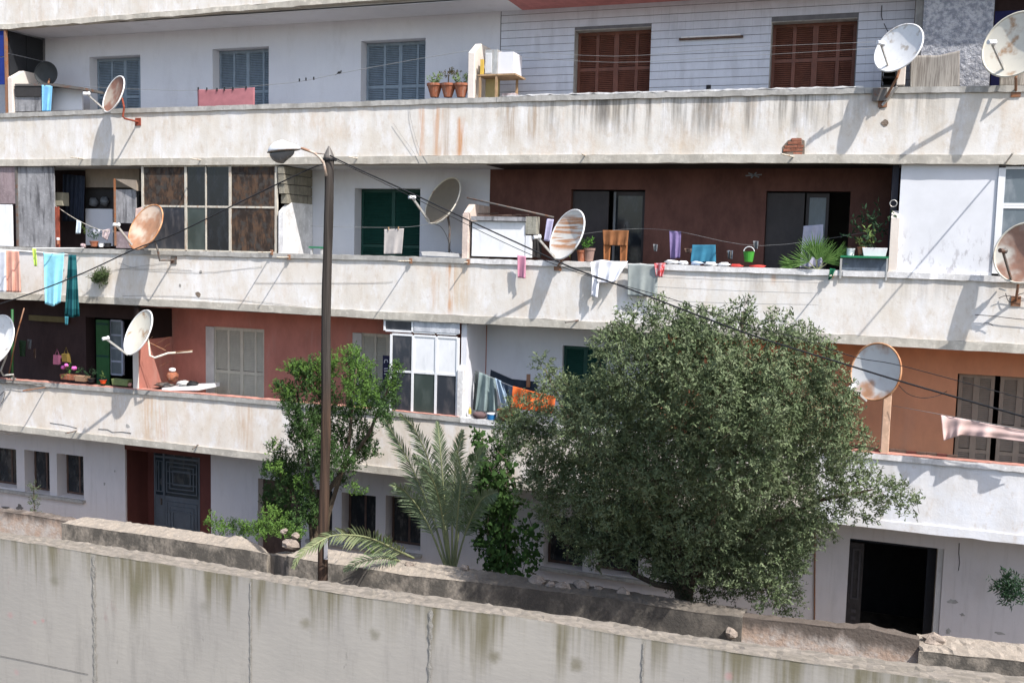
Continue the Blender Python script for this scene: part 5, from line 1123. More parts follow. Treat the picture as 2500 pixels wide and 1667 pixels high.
# ---- palm
m_palm = leafmat('palm_leaflet', (.15, .2, .11), (.22, .27, .17), (.12, .17, .09), 7, 9, .25, .45); m_palmy = leafmat('palm_leaflet_dry', (.17, .21, .11), (.25, .27, .15), (.13, .17, .085), 8, 9, .25, .5)
m_rach = plain('palm_rachis', (.3, .33, .17), .6, .3)
def frond(parent, ctrl, Lf, m, nrm=(0, -1, .25), n=66, w=.021, up=.25, wobble=.12, base=.2, label=None, flip=0):
    p = [P(*c) for c in ctrl]; # Catmull
    out = []
    for i in range(len(p) - 1):
        p0 = p[max(i - 1, 0)]; p1 = p[i]; p2 = p[i + 1]; p3 = p[min(i + 2, len(p) - 1)]
        for k_ in range(12):
            t_ = k_ / 12; out.append(.5 * ((2 * p1) + (p2 - p0) * t_ + (2 * p0 - 5 * p1 + 4 * p2 - p3) * t_ ** 2 + (3 * p1 - p0 - 3 * p2 + p3) * t_ ** 3))
    out.append(p[-1]); cum = [0]
    for a, c in zip(out, out[1:]): cum.append(cum[-1] + (c - a).length)
    T = cum[-1]
    b = MB(); b.tube(out, [.018 * (1 - .8 * c / T) + .003 for c in cum], 6); r_ = b.build('frond', m_rach, parent, smooth=True, label=label)
    lb_ = MB(); nv_ = Vector(nrm).normalized()
    for i in range(n):
        s_ = T * (base + (1 - base) * (i + .5) / n); k_ = max(j for j, c in enumerate(cum) if c <= s_); k_ = min(k_, len(out) - 2); f = (s_ - cum[k_]) / max(1e-6, cum[k_ + 1] - cum[k_]); o = out[k_].lerp(out[k_ + 1], f); tg = (out[k_ + 1] - out[k_]).normalized()
        sdv = tg.cross(nv_).normalized(); u_ = (s_ / T - base) / (1 - base); Ll = Lf * (math.sin(math.pi * min(1, .18 + u_ * .8)) ** .7) * random.uniform(.85, 1.1)
        for sg in (-1, 1):
            d = (tg * (.62 + .5 * u_) + sdv * sg * (.8 - .25 * u_) + nv_ * random.uniform(-.05, .35) + Vector((random.uniform(-1, 1), random.uniform(-1, 1), random.uniform(-1, 1))) * wobble).normalized()
            wv = d.cross(nv_ + Vector((random.uniform(-.4, .4), 0, random.uniform(-.4, .4)))).normalized() * w * .5; fold = nv_ * w * .3
            m1 = o + d * Ll * .5; e = o + d * Ll + Vector((0, 0, -1)) * Ll * .14
            lb_.add([o - wv * .5, o + wv * .5, m1 + wv, m1 - wv, e, o - fold * .5, m1 - fold], [(0, 5, 6, 3), (5, 1, 2, 6), (3, 6, 4), (6, 2, 4)])
    lb_.build('leaflets', m, r_, kind='stuff')
YPa = -2.0
pa = thing('date_palm', 'young date palm with arching grey green fronds between the evergreen and the vine', 'palm', (P(1110, 1400, YPa).x, YPa, 0))
fr = [[(1092, 1385, YPa), (1055, 1260, YPa), (1000, 1130, YPa - .3), (938, 1022, YPa - .6)], [(1096, 1385, YPa), (1070, 1230, YPa - .3), (1045, 1120, YPa - .6), (1010, 1045, YPa - .9), (975, 1010, YPa - 1.2)], [(1100, 1385, YPa), (1085, 1220, YPa - .3), (1075, 1100, YPa - .5), (1068, 1030, YPa - .5)],
      [(1104, 1385, YPa), (1105, 1240, YPa - .2), (1115, 1120, YPa - .4), (1130, 1050, YPa - .6)], [(1110, 1385, YPa), (1125, 1260, YPa), (1150, 1150, YPa - .3), (1185, 1090, YPa - .7)], [(1088, 1385, YPa), (1040, 1270, YPa - .4), (990, 1200, YPa - .9), (955, 1185, YPa - 1.4)],
      [(1112, 1385, YPa), (1140, 1290, YPa - .2), (1175, 1220, YPa - .5), (1215, 1200, YPa - .9)], [(1100, 1385, YPa), (1080, 1260, YPa - .5), (1060, 1180, YPa - 1.1), (1030, 1140, YPa - 1.6)], [(1106, 1385, YPa), (1120, 1230, YPa - .6), (1125, 1150, YPa - 1.0), (1115, 1100, YPa - 1.4)], [(1095, 1385, YPa), (1090, 1300, YPa + .3), (1060, 1180, YPa + .6), (1010, 1110, YPa + .8)]]
for i, f in enumerate(fr): frond(pa, f, .37, m_palm, nrm=(random.uniform(-.3, .3), -1, random.uniform(.1, .5)), base=.3)
b = MB(); q = P(1100, 1385, YPa); b.tube([Vector((q.x, YPa, 0)), Vector((q.x, YPa, q.z - .4)), q], [.16, .17, .1], 10); b.build('trunk', m_bark, pa)
p2 = thing('palm_frond', 'yellow green palm frond arching over the garden wall in front of the pole', 'palm frond', tuple(P(1000, 1358, -2.6)))
frond(p2, [(1010, 1362, -2.6), (951, 1333, -3.3), (900, 1312, -3.9), (850, 1305, -4.4), (808, 1308, -4.8), (770, 1328, -5.1), (735, 1352, -5.3), (716, 1385, -5.4)], .33, m_palmy, nrm=(.1, -.95, .3), base=.1, n=44, w=.034)
frond(p2, [(1000, 1375, -2.6), (940, 1362, -3.2), (880, 1372, -3.6), (840, 1392, -3.7)], .26, m_palm, nrm=(.1, -.7, .6), base=.2, n=26, w=.022)

# ---- vine of broad leaves
YV = -1.9; vi = thing('climbing_vine', 'broad leaved green vine trailing between the palm and the olive tree', 'vine', tuple(P(1220, 1400, YV)))
m_vine = leafmat('vine_leaf', (.05, .105, .028), (.035, .075, .02), (.07, .13, .035), 9, 6, .3, .4); m_viney = leafmat('vine_leaf_yellow', (.25, .22, .05), (.2, .2, .05), None, 10, 6, .3, .4)
lm = None
def vleaf(p, s, m):
    global lm
    if lm is None:
        pts = [(0, .0), (.32, -.18), (.5, .1), (.42, .45), (.2, .75), (0, 1.05), (-.2, .75), (-.42, .45), (-.5, .1), (-.32, -.18)]
        lm = bpy.data.meshes.new('leaf'); vs_ = [(x, 0.10 * abs(x) * 2 - .12 * z * z, -z) for x, z in pts] + [(0, -.06, -.45)]
        lm.from_pydata(vs_, [], [(i, (i + 1) % 10, 10) for i in range(10)]); lm.materials.append(m_vine)
    o = bpy.data.objects.new('leaf', lm); C.objects.link(o); o.parent = vi; o.location = p - Vector(vi['_w']); o.scale = (s, s, s)
    o.rotation_euler = (random.uniform(-.9, .35), random.uniform(-.6, .6), random.uniform(-.9, .9))
strands = [[(1165, 1065), (1180, 1075), (1172, 1110), (1178, 1150), (1195, 1210), (1190, 1290), (1200, 1370)], [(1190, 1130), (1215, 1180), (1225, 1260), (1235, 1330), (1240, 1390)], [(1240, 1150), (1262, 1200), (1245, 1260), (1222, 1330), (1210, 1395)], [(1180, 1150), (1160, 1200), (1150, 1260), (1155, 1300)], [(1290, 1260), (1305, 1300), (1290, 1350), (1275, 1395), (1310, 1400)], [(1215, 1100), (1240, 1130), (1235, 1200), (1200, 1250)], [(1225, 1340), (1255, 1370), (1230, 1400), (1200, 1400)], [(1195, 1160), (1230, 1150), (1250, 1170)]]
nl = 0
for st in strands:
    q = [P(x, y, YV + random.uniform(-.1, .1)) for x, y in st]; b = MB(); b.tube(q, .007, 5); b.build('stem', m_bark, vi)
    for a, c in zip(q, q[1:]):
        k_ = max(3, int((c - a).length / .036))
        for i in range(k_):
            if nl > 296: break
            vleaf(a.lerp(c, i / k_) + Vector((random.gauss(0, .07), random.gauss(0, .09), random.gauss(0, .05))), random.uniform(.06, .11), m_vine); nl += 1
PT, DR, LL, WW = clump_leaves([pclump(x, y, rx, ry, YV + .1, .2) for x, y, rx, ry in ((1175, 1075, 12, 24), (1178, 1130, 16, 30), (1192, 1190, 26, 36), (1190, 1260, 24, 44), (1200, 1340, 34, 44), (1240, 1220, 22, 50), (1232, 1310, 22, 44), (1235, 1375, 40, 22), (1158, 1250, 14, 44), (1295, 1330, 14, 50))], 6500, .085, .06, .5, -.2, .2)
leaves_mesh('leaf_mass', PT, DR, LL, WW, m_vine, vi, kind='stuff')
cn = thing('dark_conifer', 'feathery dark green shrub leaning between the vine and the olive tree', 'shrub', tuple(P(1240, 1250, -1.4)))
PT, DR, LL, WW = clump_leaves([pclump(1262, 1040, 24, 34, -1.5), pclump(1235, 1085, 34, 44, -1.5), pclump(1215, 1140, 40, 50, -1.4), pclump(1195, 1190, 40, 40, -1.4), pclump(1215, 1260, 40, 50, -1.2), pclump(1225, 1340, 40, 50, -1.2)], 22000, .06, .016, .4, .9, .3); leaves_mesh('crown', PT, DR, LL, WW, m_ever, cn)
# small plants
def plant(name, label, cl, m, L=.05, W=.02, dens=4500, up=.6, cat='plant', m2=None, loc=None):
    t = thing(name, label, cat, tuple(loc or cl[0][0])); PT, DR, LL, WW = clump_leaves(cl, dens, L, W, .5, up, .2); leaves_mesh('foliage', PT, DR, LL, WW, m, t); return t
m_grey = leafmat('leaf_grey_green', (.1, .13, .08), (.14, .17, .1), None, 12); m_pale = leafmat('leaf_pale_green', (.2, .28, .09), (.15, .22, .07), None, 13); m_dkl = leafmat('leaf_dark_green', (.025, .055, .03), (.04, .08, .04), None, 14)  # m_dkl is a plain dark green leaf tone
w_ = plant('wall_plant', 'round green plant growing out of the middle balcony wall at left', [pclump(245, 678, 16, 18, -.12, .1), pclump(236, 684, 12, 11, -.1, .09), pclump(252, 672, 12, 12, -.12, .09)], leafmat('leaf_mid', (.06, .09, .035), (.09, .13, .05), None, 15), .045, .016, 42000)
w_ = plant('weed', 'spindly grey green weed in front of the left ground floor windows', [pclump(82, 1190, 10, 14, .3), pclump(80, 1225, 12, 16, .3), pclump(84, 1255, 12, 14, .3), pclump(92, 1270, 14, 10, .3)], m_grey, .045, .018, 15000)
b = MB(); q = P(85, 1290, .3); b.tube([Vector((q.x, .3, 0)), P(84, 1255, .3), P(82, 1185, .3)], .01, 5); b.build('stem', m_bark, w_)
w_ = plant('hanging_plant', 'dark spiky plant hanging on the wall at the bottom right edge', [pclump(2462, 1420, 20, 12, -.2), pclump(2445, 1424, 20, 7, -.2), pclump(2480, 1435, 26, 16, -.2), pclump(2462, 1445, 10, 22, -.2)], m_dkl, .09, .022, 19000, 0.0)

# ---- pots and plants on the balconies
for i_, (x, m, lb_) in enumerate(((1061, m_pale, 'left of three top balcony pots, with pale green succulents'), (1094, None, 'middle of three top balcony pots, holding a spiky dark plant'), (1126, m_pale, 'right of three top balcony pots, beside the white partition'))):
    t, top_ = pot(x, 238, .06, 'rounded terracotta pot, ' + lb_, .14, .25, grp='terracotta pots on the top coping', flare=.55)
    if m: PT, DR, LL, WW = clump_leaves([(top_ + Vector((0, 0, .05)), (.15, .12, .1))], 16000, .04, .018, .5, .8, .2); leaves_mesh('foliage', PT, DR, LL, WW, m, t)
    else:
        PT, DR, LL, WW = clump_leaves([(top_ + Vector((0, 0, .17)), (.15, .12, .08))], 12000, .05, .02, .8, .1, .4); leaves_mesh('foliage', PT, DR, LL, WW, leafmat('leaf_reddish', (.12, .08, .05), (.08, .09, .04), None, 16), t); b = MB(); b.tube([top_ - Vector((0, 0, .03)), top_ + Vector((0, 0, .17))], .012, 6); b.build('stem', m_bark, t)
def potplant(x, yb, Y, label, r, h, m, lm_, ph, n=12000, L=.05, W=.018, **kw):
    t, top_ = pot(x, yb, Y, label, r, h, m, **kw)
    if lm_: PT, DR, LL, WW = clump_leaves([(top_ + Vector((0, 0, ph * .45)), (r * 1.15, r, ph * .55))], n, L, W, .5, .8, .2); leaves_mesh('foliage', PT, DR, LL, WW, lm_, t)
    return t
potplant(230, 602, .1, 'terracotta pot with shaggy plant in the dark left loggia', .09, .12, None, m_dkl, .18)
potplant(247, 603, .1, 'small white square pot beside the terracotta pot at left', .05, .08, m_wclean, None, 0, flare=.95)
potplant(263, 603, .12, 'small black pot beside the small white pot', .07, .08, m_black, None, 0, flare=.95)
blobthing('flower', 'white and pink flower head lying on the coping at left', 'flower', 203, 600, .05, (.06, .04, .04), plain('petals_pink_white', (.6, .45, .45), .8, .5, 30), .4)
t = thing('spray_bottle', 'small bottle with a white cap on the left middle coping', 'bottle', tuple(P(142, 597, .05))); c = P(142, 597, .05)
b = MB(); b.lathe(c, [(.03, 0), (.032, .07), (.02, .09), (.02, .1)], 12); b.build('body', m_terrapot, t); b = MB(); b.lathe(c + Vector((0, 0, .1)), [(.035, 0), (.035, .05), (.0, .052)], 12); b.build('cap', m_wclean, t)
plant('hanging_foliage', 'yellow green foliage behind the small clothes at left', [pclump(214, 564, 10, 16, .35)], m_pale, .04, .016, 5000)
# second storey loggia (dark red)
potplant(1420, 640, .15, 'plain terracotta pot left of the fern pot in the dark red loggia', .09, .22, None, m_dkl, .12, cat='flower pot')
potplant(1438, 638, .15, 'tall grey pink pot with bright green fern next to the orange trousers', .1, .24, plain('pot_grey_pink', (.3, .2, .17), .8, .3), leafmat('fern', (.08, .22, .03), (.12, .28, .05), None, 17), .1, L=.06)
plant('small_plant', 'yellow green plant tuft beneath the rust striped dish', [pclump(1388, 628, 9, 14, .1)], m_pale, .03, .014, 5000)
c = P(1828, 628, .1); t = thing('green_bucket', 'bright green bucket hanging in front of the brown wall', 'bucket', tuple(c)); b = MB(); b.lathe(c - Vector((0, 0, .08)), [(.07, 0), (.095, .17), (.1, .18), (.085, .18), (.065, .02)], 16); b.build('body', plain('plastic_green', (.06, .3, .04), .4, .1), t)
b = MB(); b.tube([c + Vector((.09 * math.cos(a), 0, .09 + .09 * math.sin(a))) for a in [math.pi * i / 10 for i in range(11)]], .008, 6); b.build('handle', m_wclean, t)
potplant(2076, 624, .1, 'round white pot at the left end of the trough table', .065, .12, m_wclean, None, 0, flare=.9)
potplant(2103, 625, .15, 'leaning terracotta pot on the trough table', .07, .15, None, m_pale, .12)
c = P(2135, 626, .12); t = thing('planter_box', 'white rectangular planter on the trough table', 'planter', tuple(c)); b = MB(); b.prism([c + Vector((-.17, -.09, 0)), c + Vector((.17, -.09, 0)), c + Vector((.2, -.1, .14)), c + Vector((-.2, -.1, .14))], (0, .18, 0)); b.build('trough', m_wclean, t, bevel=.006)
PT, DR, LL, WW = clump_leaves([(c + Vector((-.1, 0, .22)), (.18, .1, .1)), (c + Vector((-.25, .1, .4)), (.14, .12, .3)), (c + Vector((.1, .1, .5)), (.14, .1, .3))], 2600, .1, .035, .5, .7, .2); leaves_mesh('foliage', PT, DR, LL, WW, m_dkl, t)
PT, DR, LL, WW = clump_leaves([(c + Vector((0, -.03, .25)), (.12, .05, .12))], 2400, .1, .03, .4, .8, .2); leaves_mesh('foliage', PT, DR, LL, WW, m_pale, t)
t = thing('fan_palm', 'small fan palm with spiky green leaves on the middle coping', 'palm', tuple(P(1990, 655, .1))); m_fan = leafmat('fan_leaf', (.1, .2, .05), (.16, .28, .08), None, 18, 12, .3)
def fan(par, base, hub, R_, a0, a1, n=18):
    b = MB(); b.tube([base, hub], .008, 5); o = b.build('stalk', m_rach, par); lf = MB()
    for i in range(n):
        a = math.radians(a0 + (a1 - a0) * i / (n - 1)) + random.uniform(-.03, .03); L_ = R_ * random.uniform(.85, 1.05); d = Vector((math.cos(a), random.uniform(-.3, .05), math.sin(a))); s_ = Vector((-math.sin(a), 0, math.cos(a))) * .013
        lf.add([hub, hub + d * L_ * .5 + s_, hub + d * L_, hub + d * L_ * .5 - s_, hub + d * L_ * .5 + Vector((0, .008, 0))], [(0, 1, 4), (1, 2, 4), (4, 2, 3), (0, 4, 3)])
    lf.build('leaf_blades', m_fan, o, kind='stuff')
bs_ = P(1995, 660, .1)
for (hx, hy, R_, a0, a1) in ((1990, 625, .42, 30, 150), (1975, 640, .38, 60, 200), (2010, 640, .4, -10, 110), (2030, 635, .38, 0, 60), (1945, 645, .32, 150, 210), (1995, 635, .3, 40, 140)): fan(t, bs_, P(hx, hy, random.uniform(-.15, .2)), R_, a0, a1)
b = MB(); b.lathe(bs_ - Vector((0, 0, .16)), [(.08, 0), (.1, .15), (.11, .16)], 12); b.build('pot', m_terrapot, t)
c = P(2186, 497, .1); b = MB(); b.tube([c + Vector((-.03 + .055 * math.cos(a), 0, .055 * math.sin(a))) for a in [2 * math.pi * i / 16 for i in range(17)]], .008, 6, False); tag(b.build('hanging_ring', m_galv), 'pale metal ring hanging by the white speckled wall', 'ring')
t = thing('ceiling_fitting', 'faint plaster star on the dark ceiling of the red loggia', 'ornament', tuple(P(1840, 428, .7))); b = MB(); c = P(1840, 428, .6)
for i in range(6): a = i * math.pi / 3 + .2; b.bar(c, c + Vector((.14 * math.cos(a), 0, .05 * math.sin(a))), .03, .02)
b.build('body', m_gline, t)
# tap and clutter on brown wall
for (x, y, r_, lb_, mm) in ((1780, 622, (.05, .04, .09), 'dark rag hanging behind the crumpled white cloths', m_iron), (1783, 622, (.06, .03, .1), 'slate blue rag hanging left of the green bucket', m_slate), (1845, 598, (.06, .03, .09), 'pale grey rag hanging by the right dark doorway', m_gline), (1600, 605, (.05, .03, .08), 'grey rag hanging on the brown wall right of the left doorway', m_gline), (1680, 612, (.09, .03, .05), 'dark brown rag behind the steel blue cloth', m_shold)):
    cloth('rag', lb_, 'rag', [(x - r_[0] * 110, y - r_[2] * 110), (x + r_[0] * 110, y - r_[2] * 100)], [(x - r_[0] * 60, y + r_[2] * 110), (x + r_[0] * 80, y + r_[2] * 110)], .4, mm, .03, 1, 8, 8)
# cream and green stool glimpsed by the wing wall of the second storey
b = MB(); pbox(b, 753, 602, 787, 606, .3, .5); t = thing('low_stool', 'small green topped stool left of the lamp pole on the middle balcony', 'stool', tuple(P(770, 618, .3))); b.build('seat', m_grn, t)
for x in (758, 782): b = MB(); pbox(b, x, 606.5, x + 4, 622, .32, .36); b.build('leg', m_creamrev, t)

# ---- first storey left loggia contents
t = thing('green_shutter_leaf', 'open bright green shutter beside the pale window in the dark maroon loggia', 'shutter', tuple(P(250, 850, DL - .06))); 
b = MB(); xa_, xb_ = P(235, 850, DL - .06).x, P(266, 850, DL - .06).x; zt_ = P(250, 781, DL - .06).z
b.box((xa_, DL - .06, ZF0), (xb_, DL - .02, zt_)); b.build('leaf', m_green2, t)
for z_ in (ZF0 + .95, ZF0 + 1.5, zt_ - .12): b = MB(); b.box((xa_ + .01, DL - .072, z_), (xb_ - .01, DL - .061, z_ + .05)); b.build('rail', m_green, t)
enclosure([270, 300], [783, 818, 850, 882, 914], [[m_pane2]] * 4, DL + .02, m_gline if False else plain('window_pale_blue', (.4, .43, .52), .6, .15), .05, name='window_frame')
b = MB(); c0_, c1_ = P(70, 773, .9), P(160, 778, .9); b.box((c0_.x, .9, c0_.z - .09), (c1_.x, .96, c0_.z + .04)); tag(b.build('pelmet', plain('pelmet_ochre', (.16, .13, .06), .8, .2)), 'ochre wooden pelmet high in the dark maroon loggia', 'pelmet')
wire('post', 'green painted post at the left of the dark maroon loggia', [(30, 755, .05), (30, 926, .05)], .03, m_green2, 'post'); wire('bamboo_cane', 'leaning brown cane at the left of the dark maroon loggia', [(59, 752, .0), (40, 820, .0), (22, 912, .0)], .015, m_rustm, 'cane')
def wbox(x0, x1, yt, yb, Y, label, m, lm_=None, ph=.15, flowers=None):
    a, c = P(x0, yb, Y), P(x1, yb, Y); h = P((x0 + x1) / 2, yt, Y).z - P((x0 + x1) / 2, yb, Y).z; z = P((x0 + x1) / 2, yb, Y).z; t = thing('window_box', label, 'planter', (a.x, Y, z)); b = MB(); b.prism([(a.x + .02, Y, z), (c.x - .02, Y, z), (c.x, Y - .01, z + h), (a.x, Y - .01, z + h)], (0, .16, 0)); b.build('trough', m, t, bevel=.005)
    if lm_:
        mid_ = (a + c) / 2; mid_.z = z + h; PT, DR, LL, WW = clump_leaves([((mid_.x, Y + .08, z + h + ph * .4), ((c.x - a.x) * .5, .1, ph * .6))], 3300, .05, .02, .5, .8, .2); leaves_mesh('foliage', PT, DR, LL, WW, lm_, t)
    if flowers:
        for (fx, fy) in flowers: b = MB(); b.blob(P(fx, fy, Y), (.055, .05, .045), 9, 6, .25); b.build('flower', plain('petals_magenta', (.75, .16, .5), .7, .3, 40), t, smooth=True)
    return t
wbox(146, 182, 915, 927, .03, 'terracotta window box with magenta geraniums on the lower coping', m_terrapot, leafmat('geranium', (.1, .22, .05), (.14, .28, .07), None, 20), .2, [(154, 897), (181, 899), (162, 892)])
wbox(181, 209, 918, 931, .03, 'pale terracotta window box beside the geranium box', plain('clay_pale', (.38, .24, .15), .8, .2), m_dkl, .15)
potplant(223, 932, .05, 'small black pot with dark trailing leaves on the lower coping', .08, .08, m_black, m_dkl, .16)
potplant(252, 936, .05, 'small bright orange red pot with thin leaves on the lower coping', .07, .08, plain('plastic_orange', (.65, .08, .02), .5, .1), m_pale, .08, 1800)
wbox(272, 312, 926, 941, .03, 'olive green window box next to the terracotta partition', plain('plastic_olive', (.2, .25, .1), .6, .2))
blobthing('rag', 'pinkish clump of rag on the lower coping by the olive green box', 'rag', 318, 939, .05, (.05, .05, .04), m_copr, .3)
for (x, y, r_, lb_, mm) in ((72, 840, (.06, .05, .12), 'pale rag hanging in the dark maroon loggia', m_gline), (85, 862, (.035, .03, .12), 'thin brown rag hanging in the dark maroon loggia', m_shold), (55, 850, (.1, .08, .2), 'dark green rag hanging in the maroon loggia', m_dkl)):
    cloth('rag', lb_, 'rag', [(x - r_[0] * 90, y - r_[2] * 100), (x + r_[0] * 90, y - r_[2] * 90)], [(x - r_[0] * 60, y + r_[2] * 100), (x + r_[0] * 60, y + r_[2] * 100)], .6, mm, .03, 1, 8, 8)
for i_, (x, m) in enumerate(((140, fabric('basket_pink', (.2, .07, .12), 60)), (162, fabric('basket_yellow', (.2, .14, .04), 61)))):
    c = P(x, 888 if i_ == 0 else 884, .5); t = thing('hanging_basket', ('pink and grey', 'yellow')[i_] + ' hanging bag in the dark maroon loggia', 'bag', tuple(c)); b = MB(); b.box((c.x - .09, .45, c.z), (c.x + .08, .55, c.z + .2), .015); b.build('body', m, t)
    b = MB(); b.tube([c + Vector((-.06, 0, .2)), c + Vector((0, 0, .35)), c + Vector((.06, 0, .2))], .006, 5); b.build('handle', m, t)
# round clay bread oven jar on the slab
c = P(421, 925, .45); t = thing('clay_jar', 'round terracotta brazier with a white lid by the terracotta wall', 'brazier', tuple(c)); b = MB(); b.lathe(c - Vector((0, 0, .06)), [(.07, 0), (.12, .06), (.13, .14), (.1, .2), (.08, .21)], 18); b.build('body', m_terrapot, t, smooth=True)
b = MB(); b.blob(c + Vector((0, 0, .2)), (.08, .07, .05), 12, 6, .1); b.build('lid', m_wclean, t, smooth=True)
# lower balcony, centre
c = P(1200, 1023, .05); t = thing('paint_tin', 'blue and white tin on the lower coping', 'tin', tuple(c)); b = MB(); b.lathe(c, [(.085, 0), (.085, .1), (.08, .101)], 18); b.build('body', plain('tin_blue', (.03, .16, .36), .4, .15), t); b = MB(); b.lathe(c + Vector((0, 0, .1)), [(.09, 0), (.09, .014), (0, .016)], 18); b.build('rim', m_wclean, t)
c = P(1240, 1022, .08); t = thing('wash_basin', 'red brown basin on the lower coping in front of the orange sheet', 'basin', tuple(c)); b = MB(); b.lathe(c, [(.17, 0), (.2, .15), (.22, .17), (.2, .17), (.17, .05)], 20, sx=1.0); b.build('body', plain('basin_red', (.25, .06, .03), .5, .2), t)
c = P(1147, 1010, .1); t = thing('soap_bottle', 'small yellow bottle at the foot of the white partition', 'bottle', tuple(c)); b = MB(); b.lathe(c, [(.03, 0), (.03, .08), (.012, .11), (.012, .13)], 10); b.build('body', plain('plastic_yellow', (.55, .45, .1), .5, .1), t)
c = P(1290, 930, .55); b = MB(); b.box((c.x - .04, .55, c.z - .12), (c.x + .03, .58, c.z + .13)); tag(b.build('cloth', m_rustm), 'narrow rust brown cloth on the navy blanket', 'cloth')
# white appliance behind the glazed screen
c = P(1040, 1000, .3); t = thing('boiler_panel', 'white appliance standing behind the lower glazed screen', 'appliance', tuple(c)); b = MB(); pbox(b, 1017, 932, 1060, 1008, .25, .6); b.build('casing', m_wclean, t, bevel=.01)
for (x, y) in ((1026, 956), (1054, 957), (1026, 995)):
    q = P(x, y, .245); b = MB(); b.lathe(q + Vector((0, .005, 0)), [(.022, 0), (.02, .02), (0, .02)], 10, (0, -1, 0)); b.build('knob', m_black, t)
# banner with white letters strokes hanging by the screen
t = thing('hanging_banner', 'narrow dark banner with pale strokes beside the glazed screen', 'banner', tuple(P(941, 900, .3))); b = MB(); pbox(b, 934, 868, 951, 950, .2, .215); b.build('cloth', fabric('banner_navy', (.03, .03, .06), 62), t)
for pts in ([(938, 886), (940, 878), (945, 878), (947, 885)], [(938, 900), (947, 899)], [(938, 906), (947, 905)], [(938, 912), (947, 914)]):
    b = MB(); b.tube([P(x, y, .195) for x, y in pts], .008, 5); b.build('stroke', m_lav, t)
# junk in the dark left loggia of second storey
t = thing('storage_nook', 'pale back wall with a dark storage hole full of bags in the left loggia', 'cupboard', tuple(P(240, 520, .8)))
b = MB(); pbox(b, 209, 412, 340, 458, .85, .9); b.build('upper_panel', m_shbeige, t); b = MB(); pbox(b, 209, 510, 275, 600, .85, .9); b.build('lower_panel', m_lav, t); b = MB(); pbox(b, 209, 459, 340, 509, 1.0, 1.03); b.build('recess', m_dark, t)
for (x, y, rx) in ((228, 494, .12), (255, 492, .1)): b = MB(); b.blob(P(x, y, .92), (rx, .08, .1), 10, 6, .3); b.build('bag', m_gline, t, smooth=True)
t = thing('metal_sheet', 'leaning grey metal sheet with a torn awning in the left loggia', 'panel', tuple(P(305, 500, .2))); b = MB(); pbox(b, 283, 463, 332, 545, .18, .21); b.build('sheet', m_weath, t); b = MB(); b.prism([P(279, 436, .1), P(332, 440, .1), P(334, 466, .1)], (0, .3, 0)); b.build('awning', m_shbeige, t); b = MB(); pbox(b, 278, 436, 281, 600, .08, .11); b.build('post', m_rustm, t)
b = MB(); pbox(b, 283, 566, 345, 606, .12, .15); b.build('lower_sheet', m_pinkp, t)
b = MB(); pbox(b, 133, 505, 143, 603, .06, .1); tag(b.build('red_post', m_rustred), 'red painted post by the weathered grey board', 'post')
b = MB(); pbox(b, 133, 470, 152, 502, .3, .5); tag(b.build('carton', plain('carton_buff', (.35, .33, .25), .8, .2)), 'buff carton above the red post', 'box')
cloth('curtain', 'pinkish rag hanging above the orange dish', 'cloth', [(331, 510), (348, 505)], [(330, 535), (345, 532)], .02, fabric('rag_pink', (.6, .45, .4), 63), .01, 1, 8, 8)

# ================================================================ garden wall and foreground wall
def wallstrip(name, label, cat, front, back, Yf, Yb, mf, z0=0.0, step=.1, j=.012, seed=0, structure=False, obj=None):
    """wall whose front and back top edges follow pixel lines; returns object"""
    rr = np.random.default_rng(seed); fx = sorted([(P(x, y, Yf).x, P(x, y, Yf).z) for x, y in front]); bx = sorted([(P(x, y, Yb).x, P(x, y, Yb).z) for x, y in back]) if back else fx
    x0, x1 = fx[0][0], fx[-1][0]; n = max(3, int((x1 - x0) / step)); xs = np.linspace(x0, x1, n); zf = np.interp(xs, [a for a, _ in fx], [c for _, c in fx]); zb = np.interp(xs, [a for a, _ in bx], [c for _, c in bx])
    K = 6; vs_ = []; rows = []
    for i in range(n):
        r_ = [(xs[i], Yf, z0)]
        for zz in (.5, .8): r_.append((xs[i], Yf, z0 + (zf[i] - z0) * zz))
        wob = j * (math.sin(xs[i] * 3.1) + math.sin(xs[i] * 7.7 + 1) * .6 + math.sin(xs[i] * 19 + 2) * .3)
        r_.append((xs[i], Yf, zf[i] - j * 2.2)); r_.append((xs[i], Yf - abs(j) * .25 + wob * .25, zf[i] + wob * .35 + rr.normal(0, j * .22)))
        for k_ in range(1, K): u = k_ / K; r_.append((xs[i] + rr.normal(0, j), Yf + (Yb - Yf) * u, zf[i] + (zb[i] - zf[i]) * u + rr.normal(0, j * .8)))
        r_.append((xs[i], Yb + rr.normal(0, j), zb[i] + rr.normal(0, j * .5))); r_.append((xs[i], Yb, z0)); rows.append(r_); vs_ += r_
    R_ = len(rows[0]); fs_ = [(i * R_ + k_, i * R_ + (k_ + 1) % R_, (i + 1) * R_ + (k_ + 1) % R_, (i + 1) * R_ + k_) for i in range(n - 1) for k_ in range(R_)] + [tuple(range(R_))[::-1], tuple(range((n - 1) * R_, n * R_))]
    fs_ = [f[::-1] for f in fs_]
    b = MB(); b.add(vs_, fs_); return b.build(name, mf, obj)
gw = thing('garden_wall', 'old grimy stone and concrete garden wall running along the foot of the building', 'wall', (-8, -3.4, 0))
m_gw1 = concrete('wall_stone_grimy', (.28, .24, .2), 100, (.06, .06, .055), .85, 1.6, .03, zgrad=None)
m_gwt = NT('wall_stone_topped', .95, .1)
f_ = m_gwt.step(m_gwt.math('ADD', m_gwt.Z, m_gwt.mul(m_gwt.noise((4, 4, .6), 3), -.25)), 1.9, 1.6)
